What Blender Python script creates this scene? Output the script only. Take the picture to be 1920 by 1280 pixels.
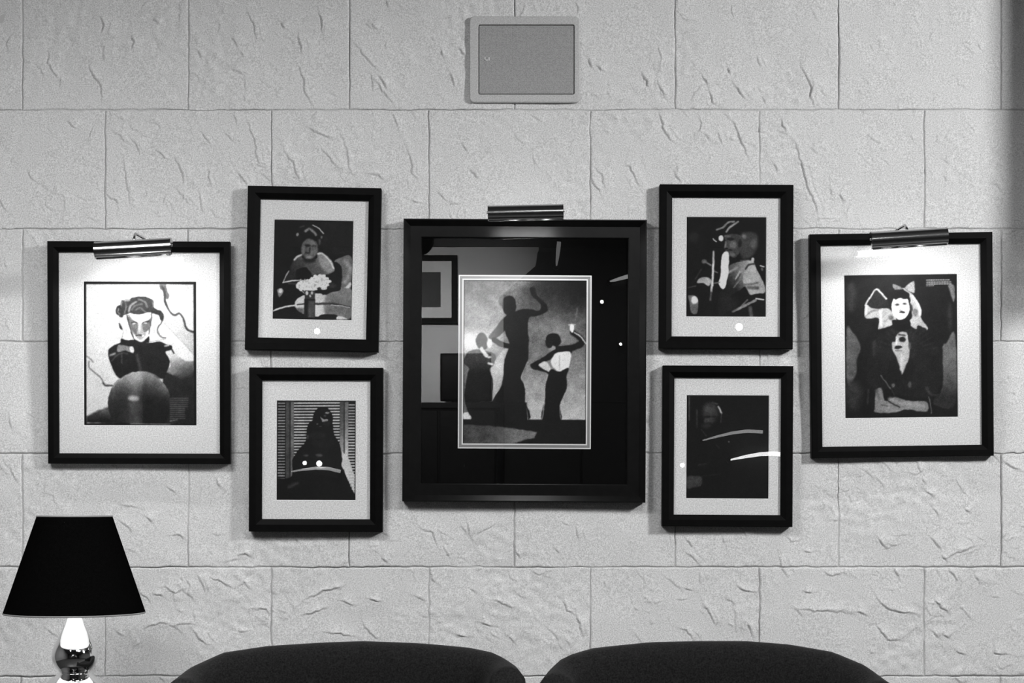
import bpy, math, random
import numpy as np
from mathutils import Vector

# ------------------------------------------------------------------ clear
for o in list(bpy.data.objects):
    bpy.data.objects.remove(o)
scene = bpy.context.scene
COL = scene.collection

# ------------------------------------------------------------------ camera
D = 4.6            # camera to wall (m)
PPM = 750.0        # photo pixels per metre on the wall
PH = 940.0         # pixel row of the horizon
ZC = 1.2233          # camera height
cam_data = bpy.data.cameras.new('camera')
cam = bpy.data.objects.new('camera', cam_data)
COL.objects.link(cam)
cam.location = (0, -D, ZC)
cam.rotation_euler = (math.radians(90), 0, 0)
cam_data.sensor_width = 36.0
cam_data.lens = 36.0 * D * PPM / 1920.0
cam_data.shift_y = (PH - 640.0) / 1920.0
cam_data.clip_start = 0.05
scene.camera = cam

# ------------------------------------------------------------------ world, exposure
world = bpy.data.worlds.new('world')
scene.world = world
world.use_nodes = True
world.node_tree.nodes['Background'].inputs[0].default_value = (0.5, 0.5, 0.5, 1)
world.node_tree.nodes['Background'].inputs[1].default_value = 0.05
scene.view_settings.view_transform = 'Standard'
scene.view_settings.look = 'None'
scene.view_settings.gamma = 1.0
scene.view_settings.use_curve_mapping = False
scene.view_settings.exposure = 0.03

# unseen spotlights, last two added to brighten: (x, y, z), aim, watts, lens radius, label
SPOTS = [
    ((2.6, -2.2, 2.60), (-0.8, 0, 1.75), 63, 0.20, 170, 'ceiling spotlight nearest the added shadow block, aimed at the gallery wall'),
    ((-1.5, -3.2, 2.60), (-0.9, 0, 2.25), 2.6, 0.12, 110, 'added fill spotlight left of the camera, aimed at the top of the gallery wall'),
    ((-0.5, -5.0, 2.60), (-0.42, -6.5, 2.05), 11, 0.08, 75, 'added spotlight brightening the small print opposite the gallery wall'),
]
# fill light panels added out of view: (x, y), size, watts, label
PANELS = [
    ((-1.3, -2.1), (1.2, 0.6), 50, 'added fill light panel nearer the table lamp'),
    ((0.7, -2.9), (1.2, 0.6), 27, 'added fill light panel nearer the camera'),
]
PICTURE_LIGHT_WATTS = (1.4, 1.0, 1.05)


def at(px, py, d=0.0):
    """photo pixel -> point on the plane d metres in front of the wall"""
    k = (D - d) / D / PPM
    return Vector(((px - 960) * k, -d, ZC + (PH - py) * k))


# ------------------------------------------------------------------ helpers
def prop(o, label=None, cat=None, group=None, kind=None):
    if label: o['label'] = label
    if cat: o['category'] = cat
    if group: o['group'] = group
    if kind: o['kind'] = kind
    return o


def empty(name, loc, rot=(0, 0, 0)):
    o = bpy.data.objects.new(name, None)
    o.empty_display_size = 0.05
    o.location = loc
    o.rotation_euler = rot
    COL.objects.link(o)
    return o


def make(name, verts, faces, mat, parent=None, smooth=False):
    me = bpy.data.meshes.new(name)
    me.from_pydata([tuple(v) for v in verts], [], faces)
    me.update()
    if smooth:
        me.polygons.foreach_set('use_smooth', [True] * len(me.polygons))
    me.materials.append(mat)
    o = bpy.data.objects.new(name, me)
    COL.objects.link(o)
    if parent is not None:
        o.parent = parent
    return o


class MB:
    """collects shapes of ONE part"""
    def __init__(self):
        self.v = []; self.f = []

    def add(self, v, f):
        n = len(self.v)
        self.v += [tuple(p) for p in v]
        self.f += [tuple(i + n for i in q) for q in f]
        return self

    def box(self, a, b, ch=0.0):
        (x0, y0, z0), (x1, y1, z1) = a, b
        if ch <= 0:
            v = [(x, y, z) for x in (x0, x1) for y in (y0, y1) for z in (z0, z1)]
            f = [(0, 1, 3, 2), (4, 6, 7, 5), (0, 4, 5, 1), (2, 3, 7, 6), (0, 2, 6, 4), (1, 5, 7, 3)]
            return self.add(v, f)
        # chamfered box: rounded-rectangle loops in xz, stacked along y
        loops = []
        for y, ins in ((y0, ch), (y0 + ch, 0), (y1 - ch, 0), (y1, ch)):
            a0, a1, c0, c1 = x0 + ins, x1 - ins, z0 + ins, z1 - ins
            loops.append([(a0 + ch, y, c0), (a1 - ch, y, c0), (a1, y, c0 + ch), (a1, y, c1 - ch),
                          (a1 - ch, y, c1), (a0 + ch, y, c1), (a0, y, c1 - ch), (a0, y, c0 + ch)])
        v = [p for l in loops for p in l]
        f = []
        for i in range(3):
            for j in range(8):
                k = (j + 1) % 8
                f.append((i * 8 + j, i * 8 + k, (i + 1) * 8 + k, (i + 1) * 8 + j))
        f.append(tuple(range(7, -1, -1)))
        f.append(tuple(range(24, 32)))
        return self.add(v, f)

    def lathe(self, prof, n=48, c=(0, 0, 0), axis='z', caps=False):
        v = []
        for r, h in prof:
            for i in range(n):
                a = 2 * math.pi * i / n
                p = (r * math.cos(a), r * math.sin(a), h)
                if axis == 'x': p = (h, r * math.cos(a), r * math.sin(a))
                if axis == 'y': p = (r * math.cos(a), h, r * math.sin(a))
                v.append((p[0] + c[0], p[1] + c[1], p[2] + c[2]))
        f = []
        for j in range(len(prof) - 1):
            for i in range(n):
                k = (i + 1) % n
                f.append((j * n + i, j * n + k, (j + 1) * n + k, (j + 1) * n + i))
        if caps:
            f.append(tuple(range(n - 1, -1, -1)))
            f.append(tuple(range((len(prof) - 1) * n, len(prof) * n)))
        return self.add(v, f)

    def tube(self, pts, r, n=12):
        pts = [Vector(p) for p in pts]
        v = []; f = []
        for i, p in enumerate(pts):
            t = (pts[min(i + 1, len(pts) - 1)] - pts[max(i - 1, 0)]).normalized()
            up = Vector((0, 0, 1)) if abs(t.z) < 0.9 else Vector((0, 1, 0))
            s = t.cross(up).normalized(); u = s.cross(t)
            rr = r[i] if isinstance(r, (list, tuple)) else r
            for k in range(n):
                a = 2 * math.pi * k / n
                v.append(p + s * (rr * math.cos(a)) + u * (rr * math.sin(a)))
        for i in range(len(pts) - 1):
            for k in range(n):
                m = (k + 1) % n
                f.append((i * n + k, i * n + m, (i + 1) * n + m, (i + 1) * n + k))
        f.append(tuple(range(n - 1, -1, -1)))
        f.append(tuple(range((len(pts) - 1) * n, len(pts) * n)))
        return self.add(v, f)

    def build(self, name, mat, parent=None, smooth=False):
        return make(name, self.v, self.f, mat, parent, smooth)


def copy_tree(o, parent=None):
    c = o.copy()
    COL.objects.link(c)
    c.parent = parent
    for ch in [q for q in bpy.data.objects if q.parent == o]:
        copy_tree(ch, c)
    return c


def smooth_by_angle(o, deg=40):
    me = o.data
    me.polygons.foreach_set('use_smooth', [True] * len(me.polygons))
    try:
        me.set_sharp_from_angle(angle=math.radians(deg))
    except Exception:
        pass
    return o


# ------------------------------------------------------------------ materials
def mat(name, grey, rough=0.5, metal=0.0, spec=0.5, noise=None, bump=None, sheen=0.0, coords='Object'):
    """noise=(scale, amount) varies the grey; bump=(scale, strength, distance)"""
    m = bpy.data.materials.new(name)
    m.use_nodes = True
    nt = m.node_tree
    b = nt.nodes['Principled BSDF']
    b.inputs['Base Color'].default_value = (grey, grey, grey, 1)
    b.inputs['Roughness'].default_value = rough
    b.inputs['Metallic'].default_value = metal
    b.inputs['Specular IOR Level'].default_value = spec
    if sheen:
        b.inputs['Sheen Weight'].default_value = sheen
    tc = nt.nodes.new('ShaderNodeTexCoord')
    if noise:
        n = nt.nodes.new('ShaderNodeTexNoise')
        n.inputs['Scale'].default_value = noise[0]
        n.inputs['Detail'].default_value = 3
        r = nt.nodes.new('ShaderNodeMapRange')
        r.inputs['From Min'].default_value = 0.25
        r.inputs['From Max'].default_value = 0.75
        r.inputs['To Min'].default_value = grey * (1 - noise[1])
        r.inputs['To Max'].default_value = grey * (1 + noise[1])
        nt.links.new(tc.outputs[coords], n.inputs['Vector'])
        nt.links.new(n.outputs['Fac'], r.inputs['Value'])
        nt.links.new(r.outputs['Result'], b.inputs['Base Color'])
    if bump:
        n = nt.nodes.new('ShaderNodeTexNoise')
        n.inputs['Scale'].default_value = bump[0]
        n.inputs['Detail'].default_value = 4
        p = nt.nodes.new('ShaderNodeBump')
        p.inputs['Strength'].default_value = bump[1]
        p.inputs['Distance'].default_value = bump[2]
        nt.links.new(tc.outputs[coords], n.inputs['Vector'])
        nt.links.new(n.outputs['Fac'], p.inputs['Height'])
        nt.links.new(p.outputs['Normal'], b.inputs['Normal'])
    return m


def emit_mat(name, strength, grey=1.0):
    m = bpy.data.materials.new(name)
    m.use_nodes = True
    b = m.node_tree.nodes['Principled BSDF']
    b.inputs['Base Color'].default_value = (0.9, 0.9, 0.9, 1)
    b.inputs['Emission Color'].default_value = (grey, grey, grey, 1)
    b.inputs['Emission Strength'].default_value = strength
    return m


def glass_mat(name, f0=0.075):
    """thin pane: mirror reflection by Schlick's law, the rest passes straight through"""
    m = bpy.data.materials.new(name)
    m.use_nodes = True
    nt = m.node_tree
    nt.nodes.remove(nt.nodes['Principled BSDF'])
    out = nt.nodes['Material Output']
    geo = nt.nodes.new('ShaderNodeNewGeometry')
    dot = nt.nodes.new('ShaderNodeVectorMath'); dot.operation = 'DOT_PRODUCT'
    nt.links.new(geo.outputs['Incoming'], dot.inputs[0])
    nt.links.new(geo.outputs['Normal'], dot.inputs[1])
    ab = nt.nodes.new('ShaderNodeMath'); ab.operation = 'ABSOLUTE'
    nt.links.new(dot.outputs['Value'], ab.inputs[0])
    inv = nt.nodes.new('ShaderNodeMath'); inv.operation = 'SUBTRACT'
    inv.inputs[0].default_value = 1.0
    nt.links.new(ab.outputs[0], inv.inputs[1])
    pw = nt.nodes.new('ShaderNodeMath'); pw.operation = 'POWER'
    pw.inputs[1].default_value = 5.0
    nt.links.new(inv.outputs[0], pw.inputs[0])
    ma = nt.nodes.new('ShaderNodeMath'); ma.operation = 'MULTIPLY_ADD'
    ma.inputs[1].default_value = 1 - f0
    ma.inputs[2].default_value = f0
    nt.links.new(pw.outputs[0], ma.inputs[0])
    tr = nt.nodes.new('ShaderNodeBsdfTransparent')
    gl = nt.nodes.new('ShaderNodeBsdfGlossy')
    gl.inputs['Roughness'].default_value = 0.0
    mix = nt.nodes.new('ShaderNodeMixShader')
    nt.links.new(ma.outputs[0], mix.inputs['Fac'])
    nt.links.new(tr.outputs[0], mix.inputs[1])
    nt.links.new(gl.outputs[0], mix.inputs[2])
    nt.links.new(mix.outputs[0], out.inputs['Surface'])
    return m


def print_mat():
    m = bpy.data.materials.new('photographic_print')
    m.use_nodes = True
    nt = m.node_tree
    b = nt.nodes['Principled BSDF']
    a = nt.nodes.new('ShaderNodeVertexColor')
    a.layer_name = 'tone'
    nt.links.new(a.outputs['Color'], b.inputs['Base Color'])
    b.inputs['Roughness'].default_value = 0.55
    b.inputs['Specular IOR Level'].default_value = 0.2
    return m


M = {
    'plaster': mat('painted_plaster', 0.64, 0.8, spec=0.15, noise=(360, 0.36), bump=(300, 0.2, 0.001)),
    'mortar': mat('painted_mortar', 0.52, 0.8, spec=0.2),
    'paint': mat('plain_wall_paint', 0.2, 0.7, noise=(3, 0.05)),
    'front_paint': mat('pale_panel_paint', 0.6, 0.7, noise=(3, 0.05)),
    'ceiling': mat('dark_ceiling_paint', 0.10, 0.8, noise=(2, 0.04)),
    'floor': mat('dark_floor_boards', 0.03, 0.4, noise=(8, 0.3)),
    'dark_wall': mat('dark_wall_paint', 0.02, 0.6, noise=(5, 0.2)),
    'black_wood': mat('black_satin_wood', 0.0022, 0.5, spec=0.06, noise=(60, 0.3)),
    'black_lacquer': mat('black_lacquer_wood', 0.004, 0.3, spec=0.2, noise=(60, 0.3)),
    'mat_white': mat('white_mat_board', 0.80, 0.9, spec=0.1, noise=(330, 0.3)),
    'mat_core': mat('mat_board_core', 0.88, 0.9, spec=0.1),
    'mat_black': mat('black_mat_board', 0.003, 0.9, spec=0.0),
    'silver': mat('silvered_fillet', 0.26, 0.5, metal=0.2),
    'fillet_line': mat('bright_fillet_edge', 0.85, 0.4, metal=0.2),
    'backing': mat('backing_board', 0.2, 0.9),
    'print': print_mat(),
    'glass': glass_mat('picture_glass'),
    'steel': mat('brushed_steel', 0.45, 0.17, metal=1.0, bump=(900, 0.05, 0.0005)),
    'reflector': mat('white_reflector', 0.8, 0.5),
    'tube_lit': emit_mat('lit_lamp_tube', 6.0),
    'speaker': mat('grey_speaker_plastic', 0.48, 0.6, noise=(330, 0.3)),
    'grille': None,
    'badge': mat('pale_badge', 0.8, 0.4),
    'shade': mat('black_shade_fabric', 0.0025, 0.95, spec=0.0, noise=(500, 0.5), bump=(700, 0.2, 0.0005)),
    'lining': mat('white_shade_lining', 0.8, 0.8),
    'trim': mat('shade_edge_tape', 0.25, 0.6),
    'chrome': mat('polished_chrome', 0.82, 0.035, metal=1.0),
    'bulb': emit_mat('lamp_bulb_glow', 9.0),
    'cord': mat('dark_cord', 0.03, 0.6),
    'felt': mat('charcoal_felt', 0.012, 0.95, spec=0.1, noise=(260, 0.75), bump=(300, 0.5, 0.002), sheen=0.06),
    'dark_leg': mat('dark_wood_leg', 0.03, 0.4, noise=(30, 0.3)),
    'dark_wood': mat('dark_stained_wood', 0.008, 0.35, noise=(25, 0.4)),
    'bottle': mat('dark_bottle_glass', 0.05, 0.08, spec=0.8),
    'bottle_label': mat('bottle_label_paper', 0.6, 0.8),
    'spot_shell': mat('black_spot_shell', 0.02, 0.4),
    'spot_lens': emit_mat('spot_lens_glow', 4.0),
    'strip': emit_mat('strip_light_glow', 7.0),
    'strip_dim': emit_mat('dim_strip_light_glow', 1.6),
    'strip_faint': emit_mat('faint_strip_light_glow', 0.7),
    'globe': emit_mat('globe_glow', 10.0),
}


def grille_mat():
    m = mat('perforated_grille', 0.22, 0.55)
    nt = m.node_tree
    b = nt.nodes['Principled BSDF']
    tc = nt.nodes.new('ShaderNodeTexCoord')
    v = nt.nodes.new('ShaderNodeTexVoronoi')
    v.inputs['Scale'].default_value = 420
    v.inputs['Randomness'].default_value = 0.35
    r = nt.nodes.new('ShaderNodeMapRange')
    r.inputs['From Min'].default_value = 0.15
    r.inputs['From Max'].default_value = 0.6
    r.inputs['To Min'].default_value = 0.15
    r.inputs['To Max'].default_value = 0.36
    nt.links.new(tc.outputs['Object'], v.inputs['Vector'])
    nt.links.new(v.outputs['Distance'], r.inputs['Value'])
    nt.links.new(r.outputs['Result'], b.inputs['Base Color'])
    return m


M['grille'] = grille_mat()

# ------------------------------------------------------------------ room shell
XL, XR, YB, ZT = -3.4, 3.4, -6.5, 2.75


def struct(name, a, b, m):
    o = MB().box(a, b).build(name, m)
    o['kind'] = 'structure'
    return o


struct('floor', (XL - .1, YB - .1, -0.1), (XR + .1, 0.12, 0), M['floor'])
struct('ceiling', (XL - .1, YB - .1, ZT), (XR + .1, 0.12, ZT + .1), M['ceiling'])
struct('wall_left', (XL - .1, YB, 0), (XL, 0.02, ZT), M['paint'])
struct('wall_right', (XR, YB, 0), (XR + .1, 0.02, ZT), M['paint'])
struct('wall_front', (XL, YB - .1, 0), (XR, YB, ZT), M['dark_wall'])
struct('added_shadow_block', (1.44, -0.36, 1.82), (XR, -0.008, ZT), M['dark_wall'])  # added out of view to cast soft shade on the wall's right edge
struct('pale_mirror_panel', (-0.74, YB, 0), (0.16, YB + .012, ZT), M['front_paint'])  # pale strip added so the central glass mirrors a bright wall
WALL = struct('wall_back', (XL, 0.0036, 0), (XR, 0.12, ZT), M['mortar'])

# ------------------------------------------------------------------ plaster relief (metres), photo-pixel grid
rng = np.random.default_rng(11)
random.seed(5)
GS = 1.6
GX0, GX1, GY0, GY1 = -330.0, 2250.0, -250.0, 1520.0
NX = int((GX1 - GX0) / GS) + 1
NY = int((GY1 - GY0) / GS) + 1


def field(scale, ny=NY, nx=NX, aniso=1.0):
    """smooth random field, feature size in photo pixels, unit deviation"""
    f = np.fft.rfft2(rng.standard_normal((ny, nx)))
    ky = np.fft.fftfreq(ny)[:, None] / GS
    kx = np.fft.rfftfreq(nx)[None, :] / GS
    f *= np.exp(-((kx * aniso) ** 2 + ky ** 2) * (scale ** 2) * 9.0)
    h = np.fft.irfft2(f, s=(ny, nx))
    return h / h.std()


H = 0.0010 * field(60) + 0.00042 * field(22)
H += 0.00032 * field(7) * np.clip(field(60) + 0.4, 0, 2)
H += 0.00006 * field(3)


def crease(pts, A=0.0016, L=16.0, edge=1.2):
    pts = [np.array(p, float) for p in pts]
    P = np.array(pts)
    x0, y0 = P.min(0) - 3.2 * L
    x1, y1 = P.max(0) + 3.2 * L
    i0, i1 = max(0, int((x0 - GX0) / GS)), min(NX, int((x1 - GX0) / GS) + 2)
    j0, j1 = max(0, int((y0 - GY0) / GS)), min(NY, int((y1 - GY0) / GS) + 2)
    if i1 - i0 < 3 or j1 - j0 < 3:
        return
    X, Y = np.meshgrid(GX0 + GS * np.arange(i0, i1), GY0 + GS * np.arange(j0, j1))
    best = np.full(X.shape, 1e9); sgn = np.zeros(X.shape); arc = np.zeros(X.shape)
    seg = np.diff(P, axis=0)
    ln = np.hypot(seg[:, 0], seg[:, 1]) + 1e-6
    tot = ln.sum(); acc = 0
    for k in range(len(seg)):
        rx, ry = X - P[k, 0], Y - P[k, 1]
        t = (rx * seg[k, 0] + ry * seg[k, 1]) / ln[k] ** 2
        tc = np.clip(t, 0, 1)
        d = np.hypot(rx - tc * seg[k, 0], ry - tc * seg[k, 1])
        c = seg[k, 0] * ry - seg[k, 1] * rx
        better = d < best
        best = np.where(better, d, best)
        sgn = np.where(better, np.sign(c), sgn)
        arc = np.where(better, (acc + tc * ln[k]) / tot, arc)
        acc += ln[k]
    fade = np.sqrt(np.clip(np.sin(np.pi * np.clip(arc, 0.02, 0.98)), 0, 1))
    prof = np.where(sgn < 0, np.exp(-best / L), np.exp(-best / edge))
    prof -= 0.55 * np.where(sgn < 0, 0.0, np.exp(-((best - 1.6) / 1.5) ** 2))
    H[j0:j1, i0:i1] += A * fade * prof


def wiggle(p, ang, length, jit):
    pts = [np.array(p, float)]
    n = max(2, int(length / 9))
    a = ang
    for _ in range(n):
        a += random.gauss(0, jit)
        a += (ang - a) * 0.25
        pts.append(pts[-1] + np.array([math.cos(a), math.sin(a)]) * length / n)
    return pts


def traced(ox, oy, s, lists, A=0.0040):
    for l in lists:
        P = [np.array((ox + x * s, oy + y * s)) for x, y in l]
        J = [P[0]]
        for a, b in zip(P[:-1], P[1:]):                   # ragged, as torn by the trowel
            n = max(1, int(np.hypot(*(b - a)) / 5.5))
            for i in range(1, n + 1):
                J.append(a + (b - a) * i / n + (np.array((random.gauss(0, 1.1), random.gauss(0, 1.1))) if i < n else 0))
        crease(J, A=A * random.uniform(.8, 1.25), L=random.uniform(7, 14))
        if len(J) > 4 and random.random() < .6:           # a fainter twin scar beside it
            dx, dy = random.uniform(5, 14), random.uniform(-6, 6)
            crease([q + np.array((dx, dy)) for q in J[len(J) // 3:]], A=A * .4, L=6)


# the scars in the plaster that can be followed in the photograph
traced(1100, 100, .2812, [
    [(775, 155), (808, 215)], [(820, 260), (840, 330), (870, 350)], [(470, 180), (495, 240), (525, 300)],
    [(940, 95), (955, 140)], [(1430, 70), (1465, 150), (1500, 230), (1490, 290), (1525, 355)],
    [(960, 440), (1005, 515), (1040, 610), (1080, 700)], [(750, 435), (762, 480), (745, 525), (700, 525)],
    [(480, 390), (515, 510), (550, 570), (595, 600)], [(875, 510), (885, 560), (905, 600)],
    [(265, 720), (320, 800), (350, 900)], [(45, 750), (100, 800), (130, 920)], [(30, 820), (60, 880), (95, 930)],
    [(1300, 440), (1330, 520)], [(1370, 570), (1400, 610), (1450, 780), (1475, 890), (1530, 1010), (1545, 1100)],
    [(1550, 1105), (1660, 1105)], [(1615, 900), (1645, 955)], [(1690, 930), (1705, 990)], [(370, 130), (410, 180), (415, 230)],
    [(980, 210), (1060, 300)], [(780, 540), (825, 580)], [(1140, 20), (1165, 95)], [(15, 35), (40, 95)], [(60, 80), (125, 120)],
    [(1250, 735), (1275, 785)], [(580, 780), (635, 865)], [(955, 570), (990, 585)], [(1170, 290), (1190, 335)]])
traced(0, 0, .3594, [
    [(1290, 55), (1325, 120), (1335, 215)], [(465, 330), (490, 390), (530, 450), (530, 520)], [(690, 180), (705, 220), (690, 260)],
    [(590, 680), (630, 705), (660, 740)], [(680, 715), (715, 750), (730, 800)], [(640, 820), (665, 960), (688, 1085)],
    [(910, 820), (955, 900), (960, 960)], [(920, 980), (1000, 1070)], [(1040, 990), (1065, 1110)], [(1050, 690), (1095, 750)],
    [(1170, 685), (1230, 750)], [(1285, 620), (1330, 740), (1355, 850), (1385, 860)], [(1235, 890), (1290, 965)],
    [(1205, 355), (1270, 390)], [(1030, 265), (1045, 300)], [(520, 85), (545, 130), (530, 170)], [(255, 270), (250, 330), (300, 400)],
    [(820, 785), (880, 830)], [(1085, 870), (1105, 970)], [(350, 630), (400, 670)], [(800, 105), (830, 125)], [(1205, 190), (1245, 245)],
    [(560, 1010), (630, 1070)], [(0, 1040), (30, 1090)], [(1110, 440), (1160, 410)]])
traced(500, 0, .3281, [
    [(300, 70), (318, 120), (320, 190)], [(180, 190), (200, 300)], [(180, 370), (215, 450), (220, 530), (268, 610)],
    [(500, 250), (570, 330), (640, 410)], [(600, 440), (650, 500), (700, 560), (735, 610)], [(640, 440), (685, 510)],
    [(720, 650), (740, 690), (752, 725)], [(240, 730), (290, 755), (365, 790)], [(420, 755), (460, 850), (470, 960), (490, 990)],
    [(100, 860), (150, 920), (190, 1045)], [(585, 990), (640, 995), (670, 1025)], [(800, 840), (830, 930), (830, 990), (862, 1035)],
    [(1120, 825), (1150, 865)], [(1160, 970), (1210, 1020)], [(1090, 275), (1140, 320)], [(1050, 420), (1075, 490)],
    [(1000, 290), (1008, 320)], [(310, 840), (400, 950)], [(600, 140), (640, 170)], [(80, 130), (110, 165)], [(1045, 1165), (1110, 1160)],
    [(830, 1145), (885, 1160)], [(970, 1090), (1030, 1145)]])
traced(500, 980, .3125, [
    [(930, 30), (1000, 60), (1025, 135)], [(1065, 140), (1095, 200)], [(1205, 0), (1225, 80)], [(1490, 150), (1525, 210)],
    [(695, 210), (725, 240)], [(230, 460), (330, 410), (450, 375)], [(450, 468), (520, 490)], [(575, 590), (620, 660), (680, 695)],
    [(890, 440), (945, 465)], [(1360, 460), (1470, 505)], [(1780, 450), (1805, 530), (1840, 545)], [(1860, 555), (1900, 680)],
    [(350, 655), (430, 660), (520, 680)], [(220, 548), (330, 520)], [(1140, 670), (1195, 682)], [(1455, 680), (1485, 715)],
    [(1860, 20), (1870, 90)], [(1735, 155), (1755, 180)], [(620, 455), (680, 470)], [(1290, 600), (1350, 615)], [(980, 300), (1010, 350)]])
traced(1680, 850, .336, [
    [(195, 470), (250, 540)], [(255, 570), (285, 605)], [(270, 585), (325, 560), (440, 515)], [(295, 640), (345, 710)],
    [(215, 805), (250, 860), (290, 890)], [(208, 300), (235, 350)], [(145, 140), (165, 165)], [(160, 200), (210, 240)],
    [(440, 670), (465, 730)], [(335, 1095), (390, 1120)], [(200, 990), (235, 1030)], [(265, 1010), (295, 1030)], [(110, 40), (140, 120)],
    [(600, 40), (640, 75), (690, 85)], [(545, 1050), (550, 1110), (630, 1120)], [(390, 310), (410, 330)], [(0, 875), (120, 895)]])
traced(1250, 980, .2344, [
    [(1690, 120), (1750, 205)], [(1755, 210), (1790, 195)], [(145, 225), (210, 265), (255, 325)], [(900, 260), (920, 340), (965, 430)],
    [(560, 490), (600, 530), (690, 545)], [(270, 380), (275, 480)], [(290, 630), (340, 710), (390, 815)], [(530, 670), (550, 760), (555, 870)],
    [(110, 840), (190, 890), (220, 940)], [(1680, 595), (1740, 660), (1790, 695), (1900, 715)], [(1030, 690), (1330, 705), (1480, 730)],
    [(1520, 715), (1600, 740)], [(1680, 810), (1740, 890), (1770, 930), (1850, 940)], [(1270, 390), (1320, 420), (1390, 415)],
    [(160, 130), (210, 190)], [(625, 45), (635, 110)], [(1100, 230), (1150, 235)], [(660, 780), (680, 860), (690, 920)], [(1100, 550), (1160, 560)],
    [(150, 525), (195, 535)], [(450, 110), (465, 160)], [(1815, 360), (1860, 435)]])
traced(270, 860, .297, [
    [(145, 175), (200, 215)], [(455, 130), (490, 175)], [(340, 735), (365, 780), (385, 830)], [(720, 945), (770, 945), (790, 980)],
    [(310, 1085), (340, 1130), (380, 1160)], [(180, 1055), (240, 1040), (310, 1045)], [(600, 800), (630, 770), (670, 820)],
    [(600, 605), (640, 595), (670, 615)], [(130, 810), (200, 845), (245, 830)], [(20, 370), (50, 400)], [(60, 850), (120, 865)],
    [(0, 1075), (100, 1030), (150, 1035)], [(600, 1085), (655, 1085)], [(185, 480), (230, 475), (255, 500)], [(420, 750), (490, 770), (540, 805)]])

# smaller scars and wrinkles between them
for _ in range(900):
    x, y = random.uniform(-250, 2200), random.uniform(-200, 1480)
    low = y > 860
    ang = math.radians(random.gauss(28 if low else 62, 26))
    crease(wiggle((x, y), ang, random.uniform(10, 38), 0.6), A=random.uniform(.0009, .0027), L=random.uniform(6, 16), edge=1.2)
for _ in range(170):
    x, y = random.uniform(-250, 2200), random.uniform(-200, 1480)
    base = random.gauss(25 if y > 860 else 60, 25)
    for _k in range(9):
        crease(wiggle((x + random.gauss(0, 17), y + random.gauss(0, 13)), math.radians(random.gauss(base, 35)),
                      random.uniform(6, 15), 0.4), A=random.uniform(.0008, .0018), L=5, edge=1.2)

WX, WY = 0.45 * field(16) + 0.35 * field(5), 0.45 * field(16) + 0.35 * field(5)      # joints are not ruler-straight
JF = 0.5 + 0.5 * np.tanh(1.6 * field(70) + 0.9)      # how open the joints are along their length


def sample(A, X, Y):
    i = np.mod((X - GX0) / GS, NX - 1.001); j = np.mod((Y - GY0) / GS, NY - 1.001)
    i0 = i.astype(int); j0 = j.astype(int)
    fx = i - i0; fy = j - j0
    return (A[j0, i0] * (1 - fx) * (1 - fy) + A[j0, i0 + 1] * fx * (1 - fy)
            + A[j0 + 1, i0] * (1 - fx) * fy + A[j0 + 1, i0 + 1] * fx * fy)


def grid_mesh(name, co, ny, nx, m, parent, smooth=True):
    """co: (ny, nx, 3) array; rows run downward in the picture"""
    me = bpy.data.meshes.new(name)
    me.vertices.add(ny * nx)
    me.vertices.foreach_set('co', np.ascontiguousarray(co, np.float32).ravel())
    idx = np.arange(ny * nx).reshape(ny, nx)
    q = np.stack([idx[1:, :-1], idx[1:, 1:], idx[:-1, 1:], idx[:-1, :-1]], -1).reshape(-1)
    nf = (ny - 1) * (nx - 1)
    me.loops.add(nf * 4)
    me.loops.foreach_set('vertex_index', q.astype(np.int32))
    me.polygons.add(nf)
    me.polygons.foreach_set('loop_start', np.arange(0, nf * 4, 4, dtype=np.int32))
    if smooth:
        me.polygons.foreach_set('use_smooth', np.ones(nf, bool))
    me.update(calc_edges=True)
    me.materials.append(m)
    o = bpy.data.objects.new(name, me)
    COL.objects.link(o)
    o.parent = parent
    return o


ROWS = [-221, -8, 206, 429, 640, 850, 1063, 1267, 1480, 1693, 1857]
COLS_A = [-1493, -1187, -875, -569, -264, 42, 353, 655, 965, 1266, 1572, 1877, 2183, 2489, 2795, 3101, 3407, 3713]
COLS_B = [-1340, -1030, -725, -415, -108, 197, 509, 804, 1107, 1424, 1733, 2036, 2342, 2648, 2954, 3260, 3566]
XMIN, XMAX = 960 + XL * PPM, 960 + XR * PPM
for r in range(len(ROWS) - 1):
    cols = COLS_A if r % 2 == 1 else COLS_B
    cols = [c + (random.uniform(-5, 5) if ROWS[r] < -100 or ROWS[r] > 1200 else 0) for c in cols]
    for c in range(len(cols) - 1):
        x0, x1 = cols[c], cols[c + 1]
        y0, y1 = ROWS[r], ROWS[r + 1]
        x0 = max(x0, XMIN); x1 = min(x1, XMAX)
        y0 = max(y0, 960 - 2000)
        if x1 - x0 < 12:
            continue
        seen = x1 > -10 and x0 < 1935 and y1 > -10 and y0 < 1290
        step = GS if seen else 7.0
        gap = 0.7
        e = 1.5
        def axis(a, b):
            a += gap; b -= gap
            n = max(3, int(round((b - a - 2 * e) / step)))
            return np.concatenate([[a, a + e * .5], np.linspace(a + e, b - e, n + 1), [b - e * .5, b]])
        xs, ys = axis(x0, x1), axis(y0, y1)
        X, Y = np.meshgrid(xs, ys)
        h = sample(H, X, Y)
        jo = sample(JF, X, Y)
        ex = np.minimum(X - xs[0], xs[-1] - X); ey = np.minimum(Y - ys[0], ys[-1] - Y)
        ed = np.minimum(ex, ey) / e
        drop = np.clip(1 - ed, 0, 1) ** 1.3
        y = -h * (1 - 0.8 * drop) + drop * 0.0040 * (0.30 + 0.70 * jo)
        X, Y = X + sample(WX, X, Y), Y + sample(WY, X, Y)
        co = np.stack([(X - 960) / PPM, y, ZC + (PH - Y) / PPM], -1)
        grid_mesh('block', co, len(ys), len(xs), M['plaster'], WALL)

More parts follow.
